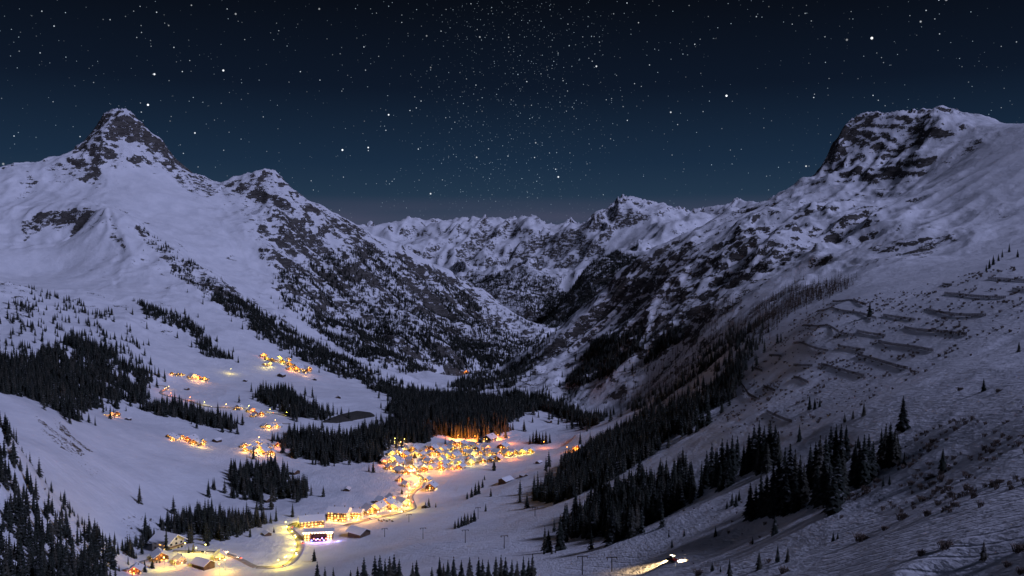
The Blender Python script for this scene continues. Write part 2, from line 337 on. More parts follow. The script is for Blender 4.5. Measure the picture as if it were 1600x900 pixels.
# ------------------------------------------------------------------ materials
def mat(name):
    m = bpy.data.materials.new(name); m.use_nodes = True
    return m, m.node_tree, m.node_tree.nodes['Principled BSDF']
def plain(name, col, rough=.7, var=0.0, scale=3.0, metal=0.0):
    m, nt, b = mat(name); L = nt.links.new
    b.inputs['Roughness'].default_value = rough; b.inputs['Metallic'].default_value = metal
    b.inputs['Specular IOR Level'].default_value = .25
    tc = nd(nt, 'ShaderNodeTexCoord'); n = nd(nt, 'ShaderNodeTexNoise', i={'Scale': scale, 'Detail': 4.0}); L(tc.outputs['Object'], n.inputs[0])
    r = nd(nt, 'ShaderNodeValToRGB'); L(n.outputs[0], r.inputs[0])
    r.color_ramp.elements[0].position = .3; r.color_ramp.elements[1].position = .7
    r.color_ramp.elements[0].color = (*[c * (1 - var) for c in col], 1); r.color_ramp.elements[1].color = (*[min(1, c * (1 + var)) for c in col], 1)
    L(r.outputs[0], b.inputs['Base Color']); return m
def glow(name, col, strength):
    m, nt, b = mat(name)
    b.inputs['Base Color'].default_value = (*[c * .5 for c in col], 1)
    b.inputs['Emission Color'].default_value = (*col, 1); b.inputs['Emission Strength'].default_value = strength
    m.cycles.emission_sampling = 'NONE'; return m

def terrain_material():
    m, nt, b = mat('snow_and_rock'); L = nt.links.new
    b.inputs['Roughness'].default_value = .75; b.inputs['Specular IOR Level'].default_value = .15
    geo = nd(nt, 'ShaderNodeNewGeometry'); pos = geo.outputs['Position']
    rock = nd(nt, 'ShaderNodeAttribute', attribute_name='rock'); grass = nd(nt, 'ShaderNodeAttribute', attribute_name='grass')
    def noise(scale, det, rough=.6, vec=None):
        n = nd(nt, 'ShaderNodeTexNoise', i={'Scale': scale, 'Detail': det, 'Roughness': rough}); L(vec or pos, n.inputs[0]); return n.outputs[0]
    def math_(op, a, bb, c=None):
        n = nd(nt, 'ShaderNodeMath', operation=op)
        for k, v in enumerate((a, bb, c)):
            if v is None: continue
            if isinstance(v, (int, float)): n.inputs[k].default_value = v
            else: L(v, n.inputs[k])
        return n.outputs[0]
    n1 = noise(.035, 5, .68); n2 = noise(.2, 2, .7)
    mp = nd(nt, 'ShaderNodeMapping'); mp.inputs['Rotation'].default_value = (.35, .2, 0); mp.inputs['Scale'].default_value = (.02, .02, .11); L(pos, mp.inputs[0])
    n3 = noise(1.0, 4, .7, mp.outputs[0])
    s = math_('ADD', math_('MULTIPLY', math_('SUBTRACT', n1, .5), 1.8), math_('ADD', math_('MULTIPLY', math_('SUBTRACT', n2, .5), .9), math_('MULTIPLY', math_('SUBTRACT', n3, .5), 1.5)))
    f = nd(nt, 'ShaderNodeMapRange', interpolation_type='SMOOTHSTEP', i={1: .47, 2: .53}); L(math_('ADD', rock.outputs['Fac'], s), f.inputs[0])
    gate = nd(nt, 'ShaderNodeMapRange', i={1: .04, 2: .16}); L(rock.outputs['Fac'], gate.inputs[0])
    rf = math_('MULTIPLY', f.outputs[0], gate.outputs[0])
    # rock colours: banded grey-brown limestone
    rr = nd(nt, 'ShaderNodeValToRGB'); L(n3, rr.inputs[0]); e = rr.color_ramp.elements
    e[0].position = .30; e[0].color = (.030, .027, .027, 1); e[1].position = .72; e[1].color = (.155, .145, .135, 1)
    x = e.new(.5); x.color = (.075, .068, .062, 1)
    # snow: slightly uneven white
    sr = nd(nt, 'ShaderNodeValToRGB'); L(noise(.02, 3, .6), sr.inputs[0]); e = sr.color_ramp.elements
    e[0].position = .3; e[0].color = (.70, .71, .75, 1); e[1].position = .7; e[1].color = (.84, .84, .87, 1)
    mx = nd(nt, 'ShaderNodeMix', data_type='RGBA'); L(rf, mx.inputs[0]); L(sr.outputs[0], mx.inputs[6]); L(rr.outputs[0], mx.inputs[7])
    # bare winter grass and earth
    gm = nd(nt, 'ShaderNodeMapRange', interpolation_type='SMOOTHSTEP', i={1: .46, 2: .58})
    L(math_('ADD', grass.outputs['Fac'], math_('MULTIPLY', math_('SUBTRACT', noise(.22, 4, .72), .5), 1.5)), gm.inputs[0])
    g2 = math_('MULTIPLY', gm.outputs[0], math_('GREATER_THAN', grass.outputs['Fac'], .03))
    gr = nd(nt, 'ShaderNodeValToRGB'); L(noise(.5, 2), gr.inputs[0]); e = gr.color_ramp.elements
    e[0].position = .3; e[0].color = (.05, .036, .022, 1); e[1].position = .7; e[1].color = (.15, .105, .065, 1)
    mx2 = nd(nt, 'ShaderNodeMix', data_type='RGBA'); L(g2, mx2.inputs[0]); L(mx.outputs[2], mx2.inputs[6]); L(gr.outputs[0], mx2.inputs[7])
    L(mx2.outputs[2], b.inputs['Base Color'])
    # relief: drifted snow, wind crust, rough rock
    bs = math_('MULTIPLY', noise(.07, 6, .62), 2.4)
    trk = nd(nt, 'ShaderNodeAttribute', attribute_name='track')
    wv = nd(nt, 'ShaderNodeTexWave', wave_type='BANDS', bands_direction='DIAGONAL', i={'Scale': .055, 'Distortion': 9.0, 'Detail': 2.0, 'Detail Scale': .35}); L(pos, wv.inputs[0])
    wl = nd(nt, 'ShaderNodeMapRange', i={1: .0, 2: .16, 3: -1.0, 4: 0.0}); L(wv.outputs['Fac'], wl.inputs[0])
    rp = nd(nt, 'ShaderNodeMapping'); rp.inputs['Scale'].default_value = (.5, .09, .3); rp.inputs['Rotation'].default_value = (0, 0, .6); L(pos, rp.inputs[0])
    bs = math_('ADD', bs, math_('ADD', math_('MULTIPLY', math_('MULTIPLY', wl.outputs[0], trk.outputs['Fac']), .55), math_('MULTIPLY', noise(1.0, 3, .6, rp.outputs[0]), .8)))
    bh = math_('ADD', bs, math_('MULTIPLY', math_('MULTIPLY', rf, n3), 9.0))
    bp = nd(nt, 'ShaderNodeBump', i={'Strength': .9, 'Distance': 1.0}); L(bh, bp.inputs['Height']); L(bp.outputs[0], b.inputs['Normal'])
    return m
M = {}
M['terrain'] = terrain_material()

# ------------------------------------------------------------------ terrain objects
def slope_masks():
    dx = np.gradient(GX, axis=0), np.gradient(GX, axis=1); dy = np.gradient(GY, axis=0), np.gradient(GY, axis=1); dz = np.gradient(GZ, axis=0), np.gradient(GZ, axis=1)
    nx = dy[0] * dz[1] - dz[0] * dy[1]; ny = dz[0] * dx[1] - dx[0] * dz[1]; nz = dx[0] * dy[1] - dy[0] * dx[1]
    ln = np.sqrt(nx * nx + ny * ny + nz * nz); return np.abs(nz) / ln
NZ = slope_masks()
far_ = smooth(1300, 2000, D)[:, None]
ROCK = np.clip(smooth(.84, .52, NZ) * (.3 + .8 * RUG) + .34 * (np.abs(G1) * 2 - .5) + .16 * G2, 0, 1) * (.35 + .65 * far_) * smooth(.12, .35, RUG)
GRASS = np.zeros_like(ROCK)
WPX = PXG + 9 * gnoise(GX / 70, GY / 70, 81); WPY = PYG + 7 * gnoise(GX / 70, GY / 70, 82)
def zone(arr, poly, d0, d1, add, mode='add'):
    xs = [p[0] for p in poly]; ys = [p[1] for p in poly]
    i0, i1 = np.searchsorted(D, d0), np.searchsorted(D, d1)
    a = WPX[i0:i1]; b = WPY[i0:i1]
    m = (a > min(xs)) & (a < max(xs)) & (b > min(ys)) & (b < max(ys))
    idx = np.nonzero(m); ins = in_poly(a[idx], b[idx], poly)
    sub = arr[i0:i1]; v = sub[idx]; v = np.where(ins, v + add if mode == 'add' else v * add, v); sub[idx] = np.clip(v, 0, 1.2)
ZR = [  # cliffs and scree that stand bare of snow
 ([(160,185),(185,172),(215,190),(232,214),(205,222),(180,222),(150,222),(140,216)], 4200, 4700, .26),
 ([(118,228),(150,215),(178,222),(175,250),(150,262),(165,300),(130,285),(112,255)], 3900, 4600, .26),
 ([(235,212),(265,230),(285,255),(300,268),(345,300),(320,308),(290,292),(270,285),(285,270),(260,250)], 4100, 4600, .33),
 ([(195,243),(245,247),(240,256),(200,253)], 4000, 4500, .3),
 ([(34,350),(60,330),(120,325),(118,342),(75,352),(40,374)], 3400, 3900, .42),
 ([(340,290),(385,275),(430,275),(480,305),(600,380),(720,440),(850,515),(800,560),(700,560),(600,560),(520,500),(430,440),(380,350)], 2700, 5100, .2),
 ([(430,420),(520,385),(640,400),(760,470),(850,520),(780,570),(600,570),(480,500)], 2700, 5100, .12),
 ([(205,350),(250,375),(350,440),(480,528),(620,602),(560,595),(400,515),(290,440),(225,380)], 2400, 3900, .35),
 ([(1298,265),(1310,215),(1340,195),(1420,200),(1440,225),(1400,250),(1440,290),(1400,310),(1340,300)], 2600, 3400, .08),
 ([(1470,200),(1510,186),(1560,225),(1480,240),(1450,275),(1430,270)], 2700, 3400, .12),
 ([(1150,400),(1240,370),(1330,330),(1390,320),(1360,345),(1280,370),(1250,400),(1190,445),(1150,440)], 2000, 2900, .24),
 ([(1360,385),(1460,365),(1460,378),(1360,400)], 1700, 2100, .35),
 ([(800,600),(900,500),(1000,420),(1100,380),(1150,440),(1080,500),(1000,600),(950,650)], 1900, 3300, .22),
 ([(560,370),(860,350),(1000,400),(860,500),(760,440),(640,400)], 5200, 10500, .12),
 ([(860,500),(880,445),(960,392),(1010,405),(960,450),(900,500)], 4500, 6200, .38),
 ([(1040,400),(1120,345),(1290,290),(1300,330),(1200,370),(1100,420)], 2300, 3200, .16),
 ([(1330,420),(1400,380),(1500,370),(1480,390),(1400,410)], 1500, 2200, .25),
 ([(1060,470),(1130,430),(1200,440),(1180,470),(1100,510),(1050,540)], 1700, 2600, .22),
 ([(700,440),(790,420),(880,430),(860,505),(800,480)], 5000, 7200, .3),
 ([(0,440),(30,432),(60,445),(60,500),(0,510)], 2300, 3000, .25),
]
for z_ in ZR: zone(ROCK, *z_)
ROCK = np.minimum(ROCK, .72) * (1 - .22 * smooth(5200, 6600, D)[:, None])
for z_ in [([(52,650),(62,649),(132,712),(122,716)], 1050, 1600, .36), ([(74,653),(84,652),(146,702),(138,706)], 1050, 1650, .33), ([(56,672),(68,670),(154,742),(142,746)], 1050, 1600, .33), ([(48,652),(92,664),(136,722),(96,708)], 1050, 1600, .14),
           ([(185,815),(205,808),(245,812),(240,830),(205,850)], 1080, 1300, .36),
           ([(90,660),(150,690),(200,745),(170,730),(110,700)], 1100, 1500, .2), ([(25,730),(60,745),(110,800),(90,795),(40,760)], 900, 1400, .3),
           ([(1230,740),(1420,690),(1600,640),(1600,730),(1420,790),(1300,800)], 300, 800, .12), ([(1150,620),(1250,560),(1420,540),(1440,600),(1300,640),(1200,680)], 600, 1300, .13)]:
    zone(GRASS, *z_)

TRACK = np.zeros_like(ROCK)
for z_ in [([(1280,930),(1300,830),(1420,790),(1650,720),(1650,930)], 100, 500, 1.0), ([(860,900),(900,850),(1040,860),(1200,830),(1200,930),(860,930)], 300, 900, .8), ([(60,720),(180,660),(330,680),(340,760),(200,820)], 1000, 1900, .6), ([(600,860),(700,790),(840,770),(860,850),(700,880)], 700, 1300, .7)]: zone(TRACK, *z_)
TRACK = blur(TRACK, 4)
def base_line(px, keys): return np.interp(px, [k[0] for k in keys], [k[1] for k in keys])
def grid_object(name, qmask, kind='structure', label=None):
    qi, qj = np.nonzero(qmask)
    v = np.stack([qi * NC + qj, qi * NC + qj + 1, (qi + 1) * NC + qj + 1, (qi + 1) * NC + qj], 1).astype(np.int64)
    used = np.zeros(NR * NC, bool); used[v.ravel()] = True
    remap = np.cumsum(used) - 1; ids = np.nonzero(used)[0]; v = remap[v]
    me = bpy.data.meshes.new(name); nv, nq = len(ids), len(v)
    me.vertices.add(nv); me.loops.add(nq * 4); me.polygons.add(nq)
    co = np.stack([GX.ravel()[ids], GY.ravel()[ids], GZ.ravel()[ids]], 1).astype(np.float32)
    me.vertices.foreach_set('co', co.ravel()); me.loops.foreach_set('vertex_index', v.ravel().astype(np.int32))
    me.polygons.foreach_set('loop_start', (np.arange(nq) * 4).astype(np.int32)); me.polygons.foreach_set('loop_total', np.full(nq, 4, np.int32))
    me.polygons.foreach_set('use_smooth', np.ones(nq, bool)); me.update(calc_edges=True)
    for nm, arr in (('rock', ROCK), ('grass', GRASS), ('track', TRACK)):
        a = me.attributes.new(nm, 'FLOAT', 'POINT'); a.data.foreach_set('value', arr.ravel()[ids].astype(np.float32))
    me.materials.append(M['terrain'])
    o = bpy.data.objects.new(name, me); COL.objects.link(o); o['kind'] = kind
    if label: o['label'] = label
    return o
QPX = PXG[:-1, :-1]; QD = np.broadcast_to(D[:-1, None], QPX.shape)
far_m = QD > np.interp(QPX, [700, 858, 900, 1200, 1300], [5300, 5060, 4400, 4000, 4000])
left_m = ~far_m & (QD > base_line(QPX, [(-300,3000),(180,3000),(350,2800),(470,2650),(560,2560),(700,2650),(770,2850),(858,4900),(900,6000)])) & (QPX < 870)
right_m = ~far_m & ~left_m & (QD > base_line(QPX, [(760,2850),(850,2300),(950,2000),(1050,1720),(1200,1600),(1300,1450),(1450,1400),(1600,1250),(1800,1200)])) & (QPX > 770)
ground_m = ~far_m & ~left_m & ~right_m
grid_object('mountain_range', far_m, label='distant snowy mountain range closing the valley')
grid_object('mountain', left_m, label='pyramid-peaked snowy mountain with forested flank')
grid_object('mountain', right_m, label='cliff-topped snowy mountain above the avalanche fences')
grid_object('ground', ground_m, label='snow-covered valley floor, terraces and pistes')
# ------------------------------------------------------------------ mesh helpers
def new_obj(name, me, parent=None, m=None):
    o = bpy.data.objects.new(name, me); COL.objects.link(o)
    if m is not None and me is not None and len(me.materials) == 0: me.materials.append(m)
    if parent is not None: o.parent = parent
    return o
def mesh(name, verts, faces, m=None, smooth_=False):
    me = bpy.data.meshes.new(name); me.from_pydata([tuple(v) for v in verts], [], faces)
    if m: me.materials.append(m)
    if smooth_: me.polygons.foreach_set('use_smooth', [True] * len(me.polygons))
    me.update(); return me
class MB:
    def __init__(s): s.v = []; s.f = []
    def add(s, vs, fs):
        o = len(s.v); s.v += [tuple(v) for v in vs]; s.f += [tuple(i + o for i in f) for f in fs]; return s
    def box(s, x0, x1, y0, y1, z0, z1):
        return s.add([(x0,y0,z0),(x1,y0,z0),(x1,y1,z0),(x0,y1,z0),(x0,y0,z1),(x1,y0,z1),(x1,y1,z1),(x0,y1,z1)],
                     [(3,2,1,0),(4,5,6,7),(0,1,5,4),(1,2,6,5),(2,3,7,6),(3,0,4,7)])
    def tube(s, a, b, r0, r1=None, n=6):
        a = Vector(a); b = Vector(b); r1 = r0 if r1 is None else r1; z = (b - a).normalized()
        x = z.orthogonal().normalized(); y = z.cross(x); vs = []
        for k in range(n):
            c, t = math.cos(2 * math.pi * k / n), math.sin(2 * math.pi * k / n); vs.append(a + (x * c + y * t) * r0)
        for k in range(n):
            c, t = math.cos(2 * math.pi * k / n), math.sin(2 * math.pi * k / n); vs.append(b + (x * c + y * t) * r1)
        fs = [(k, (k + 1) % n, n + (k + 1) % n, n + k) for k in range(n)] + [tuple(range(n - 1, -1, -1)), tuple(range(n, 2 * n))]
        return s.add(vs, fs)
    def mesh(s, name, m=None): return mesh(name, s.v, s.f, m)
def thing(name, label, cat, loc=(0, 0, 0), rotz=0.0, group=None, scale=None):
    o = bpy.data.objects.new(name, None); COL.objects.link(o); o.empty_display_size = 1
    o.location = loc; o.rotation_euler = (0, 0, rotz)
    if scale: o.scale = scale
    return tag(o, label, cat, group)
def tag(o, label, cat, group=None):
    o['label'] = label; o['category'] = cat
    if group: o['group'] = group
    return o
def ordinal(n):
    w = ['first','second','third','fourth','fifth','sixth','seventh','eighth','ninth','tenth','eleventh','twelfth']
    if n <= 12: return w[n - 1]
    return f"{n}{'th' if 10 < n % 100 < 14 else {1:'st',2:'nd',3:'rd'}.get(n % 10,'th')}"

# ------------------------------------------------------------------ trees and shrubs
def needle_material():
    m, nt, b = mat('spruce_needles'); L = nt.links.new; b.inputs['Roughness'].default_value = .9; b.inputs['Specular IOR Level'].default_value = .1
    oi = nd(nt, 'ShaderNodeObjectInfo'); r = nd(nt, 'ShaderNodeValToRGB'); L(oi.outputs['Random'], r.inputs[0]); e = r.color_ramp.elements
    e[0].position = 0; e[0].color = (.014, .017, .015, 1); e[1].position = 1; e[1].color = (.060, .056, .044, 1); x = e.new(.6); x.color = (.028, .034, .028, 1)
    g = nd(nt, 'ShaderNodeNewGeometry'); sp = nd(nt, 'ShaderNodeSeparateXYZ'); L(g.outputs['True Normal'], sp.inputs[0])
    n = nd(nt, 'ShaderNodeTexNoise', i={'Scale': .45, 'Detail': 2.0}); L(g.outputs['Position'], n.inputs[0])
    a = nd(nt, 'ShaderNodeMath', operation='MULTIPLY'); ab = nd(nt, 'ShaderNodeMath', operation='ABSOLUTE'); L(sp.outputs[2], ab.inputs[0]); L(ab.outputs[0], a.inputs[0]); L(n.outputs[0], a.inputs[1])
    f = nd(nt, 'ShaderNodeMapRange', i={1: .44, 2: .60, 3: 0.0, 4: .28}); L(a.outputs[0], f.inputs[0])      # frost lying on the upper sides of some boughs
    mx = nd(nt, 'ShaderNodeMix', data_type='RGBA'); L(f.outputs[0], mx.inputs[0]); L(r.outputs[0], mx.inputs[6]); mx.inputs[7].default_value = (.5, .5, .53, 1); L(mx.outputs[2], b.inputs['Base Color']); return m
M['needles'] = needle_material()
M['larch'] = plain('bare_larch_twigs', (.085, .062, .048), .9, .35, 2.0)
M['bark'] = plain('bark', (.06, .045, .035), .9, .3, 4.0)
M['twig'] = plain('brown_twigs', (.15, .115, .095), .9, .35, 3.0)

def crown_mesh(name, seed, tiers, per, width, m, sparse=0.0, core=True):
    rnd = random.Random(seed); b = MB()
    for t in range(tiers):
        f = t / (tiers - 1); z = .06 + .90 * f; r = width * (1 - f) ** .85 * (.82 + .36 * rnd.random()) + .012
        for k in range(per):
            if rnd.random() < sparse: continue
            a = 2 * math.pi * (k + rnd.random() * .7) / per + t * 1.3; L_ = r * (.65 + .55 * rnd.random()); dr = L_ * (.35 + .35 * rnd.random()); w = L_ * .30 + .01
            c, s_ = math.cos(a), math.sin(a); zz = z + rnd.uniform(-.02, .02)
            p0 = (0, 0, zz + .02); p1 = (c * L_ * .55 - s_ * w, s_ * L_ * .55 + c * w, zz - dr * .45); p2 = (c * L_, s_ * L_, zz - dr); p3 = (c * L_ * .55 + s_ * w, s_ * L_ * .55 - c * w, zz - dr * .45)
            p4 = (c * L_ * .5, s_ * L_ * .5, zz - dr * .15)
            b.add([p0, p1, p2, p3, p4], [(0, 1, 4), (1, 2, 4), (2, 3, 4), (3, 0, 4)])
    if core:
        n = 7; ring = [(width * .42 * math.cos(2*math.pi*k/n) * rnd.uniform(.7,1.2), width * .42 * math.sin(2*math.pi*k/n) * rnd.uniform(.7,1.2), .10) for k in range(n)]
        b.add(ring + [(0, 0, .97)], [(k, (k + 1) % n, n) for k in range(n)])
    b.add([(-.008, 0, .9), (.008, 0, .9), (0, 0, 1.0)], [(0, 1, 2)])
    return b.mesh(name, m)
def shrub_mesh(name, seed, n=26):
    rnd = random.Random(seed); b = MB()
    for k in range(n):
        a = rnd.uniform(0, 6.28); l = rnd.uniform(.45, 1.0); o = rnd.uniform(.1, .75); bx, by = rnd.uniform(-.3,.3), rnd.uniform(-.3,.3)
        tip = Vector((bx + math.cos(a) * o * l, by + math.sin(a) * o * l, l)); midp = Vector((bx, by, 0)) * .5 + tip * .5 + Vector((0, 0, .08)); w = .032
        px_, py_ = -math.sin(a) * w, math.cos(a) * w
        b.add([(bx - px_, by - py_, -.1), (bx + px_, by + py_, -.1), midp + Vector((px_, py_, 0)), midp - Vector((px_, py_, 0)), tip], [(0, 1, 2, 3), (3, 2, 4)])
        for q in range(3):
            t2 = midp + Vector((rnd.uniform(-.28,.28), rnd.uniform(-.28,.28), rnd.uniform(.08,.3))); b.add([midp + Vector((0,0,-.03)), midp + Vector((.02,.02,.03)), t2], [(0,1,2)])
    return b.mesh(name, M['twig'])
def proto_collection(name, meshes):
    c = bpy.data.collections.new(name)
    for k, me in enumerate(meshes):
        o = bpy.data.objects.new(f'{name}_{k:02d}', me); c.objects.link(o)
    return c
CR_NEAR = [crown_mesh('crown', 10 + k, 17, 9, (.20, .22, .18, .24, .21, .185)[k], M['needles']) for k in range(6)]
tb = MB(); tb.tube((0, 0, -.06), (0, 0, .75), .016, .006, 6); TRUNK = tb.mesh('trunk', M['bark'])
C_SPRUCE = proto_collection('spruce_kinds', [crown_mesh('crown_far', 40 + k, 9, 7, (.17, .20, .155, .18, .22)[k], M['needles']) for k in range(5)])
C_LARCH = proto_collection('larch_kinds', [crown_mesh('larch_far', 60 + k, 9, 6, (.13, .15, .12)[k], M['larch'], .3, False) for k in range(3)])
C_SHRUB = proto_collection('shrub_kinds', [shrub_mesh('shrub_far', 80 + k) for k in range(4)])

def gn_group(name, coll):
    g = bpy.data.node_groups.new(name, 'GeometryNodeTree')
    g.interface.new_socket('Geometry', in_out='INPUT', socket_type='NodeSocketGeometry'); g.interface.new_socket('Geometry', in_out='OUTPUT', socket_type='NodeSocketGeometry')
    L = g.links.new; i = g.nodes.new('NodeGroupInput'); o = g.nodes.new('NodeGroupOutput')
    ci = g.nodes.new('GeometryNodeCollectionInfo'); ci.inputs['Collection'].default_value = coll; ci.inputs['Separate Children'].default_value = True; ci.inputs['Reset Children'].default_value = True
    ip = g.nodes.new('GeometryNodeInstanceOnPoints'); ip.inputs['Pick Instance'].default_value = True
    def attr(nm, ty):
        a = g.nodes.new('GeometryNodeInputNamedAttribute'); a.data_type = ty; a.inputs['Name'].default_value = nm; return a.outputs['Attribute']
    L(i.outputs[0], ip.inputs['Points']); L(ci.outputs[0], ip.inputs['Instance']); L(attr('vid', 'INT'), ip.inputs['Instance Index'])
    cb = g.nodes.new('ShaderNodeCombineXYZ'); L(attr('rot', 'FLOAT'), cb.inputs[2]); er = g.nodes.new('FunctionNodeEulerToRotation'); L(cb.outputs[0], er.inputs[0]); L(er.outputs[0], ip.inputs['Rotation'])
    L(attr('scl', 'FLOAT_VECTOR'), ip.inputs['Scale']); L(ip.outputs[0], o.inputs[0]); return g
G_SPRUCE = gn_group('scatter_spruce', C_SPRUCE); G_LARCH = gn_group('scatter_larch', C_LARCH); G_SHRUB = gn_group('scatter_shrub', C_SHRUB)
def stuff(name, pts, h, group, label, cat, nvar, seed=0, wide=1.0):
    if len(pts) == 0: return
    rs = np.random.RandomState(seed); n = len(pts); me = bpy.data.meshes.new(name); me.vertices.add(n)
    me.vertices.foreach_set('co', np.asarray(pts, np.float32).ravel())
    me.attributes.new('vid', 'INT', 'POINT').data.foreach_set('value', rs.randint(0, nvar, n).astype(np.int32))
    me.attributes.new('rot', 'FLOAT', 'POINT').data.foreach_set('value', rs.uniform(0, 6.28, n).astype(np.float32))
    w = rs.uniform(.85, 1.25, n) * wide; hh = np.asarray(h)
    me.attributes.new('scl', 'FLOAT_VECTOR', 'POINT').data.foreach_set('vector', np.stack([hh * w, hh * w, hh], 1).astype(np.float32).ravel())
    o = bpy.data.objects.new(name, me); COL.objects.link(o); md = o.modifiers.new('scatter', 'NODES'); md.node_group = group
    o['kind'] = 'stuff'; o['label'] = label; o['category'] = cat; return o

CELL = (np.gradient(D)[:, None] * D[:, None] * (AZ[1] - AZ[0])) * np.ones((1, NC))
def scatter(poly, d0, d1, per_ha, seed, gate=None, stray=.14):
    """even planting over the ground inside a surveyed outline"""
    rs = np.random.RandomState(seed); xs = [p[0] for p in poly]; ys = [p[1] for p in poly]
    i0, i1 = np.searchsorted(D, d0), np.searchsorted(D, d1); a, b = PXG[i0:i1], PYG[i0:i1]
    sc_ = 1500.0 / D[i0:i1, None]; a = a + sc_ * (13 * gnoise(GX[i0:i1] / 75, GY[i0:i1] / 75, 91) + 8 * gnoise(GX[i0:i1] / 26, GY[i0:i1] / 26, 93)); b = b + sc_ * (5 * gnoise(GX[i0:i1] / 75, GY[i0:i1] / 75, 92) + 3 * gnoise(GX[i0:i1] / 26, GY[i0:i1] / 26, 94))
    m = (a > min(xs)) & (a < max(xs)) & (b > min(ys)) & (b < max(ys)); idx = np.nonzero(m)
    ins = in_poly(a[idx], b[idx], poly); ii = idx[0][ins] + i0; jj = idx[1][ins]
    if len(ii) == 0: return np.zeros((0, 3))
    w = CELL[ii, jj].copy()
    if gate is not None: w *= np.clip(gate(ii, jj), 0, 1)
    n = rs.poisson(w.sum() / 10000.0 * per_ha)
    if n == 0: return np.zeros((0, 3))
    k = rs.choice(len(ii), n, p=w / w.sum()); ii, jj = ii[k], jj[k]
    d = D[ii] + rs.uniform(-.5, .5, n) * np.gradient(D)[ii]; az = AZ[jj] + rs.uniform(-.5, .5, n) * (AZ[1] - AZ[0])
    x, y = d * np.sin(az), d * np.cos(az); st = rs.rand(n) < stray; x = x + st * rs.normal(0, 24, n); y = y + st * rs.normal(0, 36, n); return np.stack([x, y, height(x, y)], 1)
def clump(sc, lo, hi, seed): return lambda i, j: smooth(lo, hi, gnoise(GX[i, j] / sc, GY[i, j] / sc, seed) + .4 * gnoise(GX[i, j] / sc * 2.7, GY[i, j] / sc * 2.7, seed + 1))
def streaky(lo, hi): return lambda i, j: smooth(lo, hi, G1[i, j] + .5 * G2[i, j])

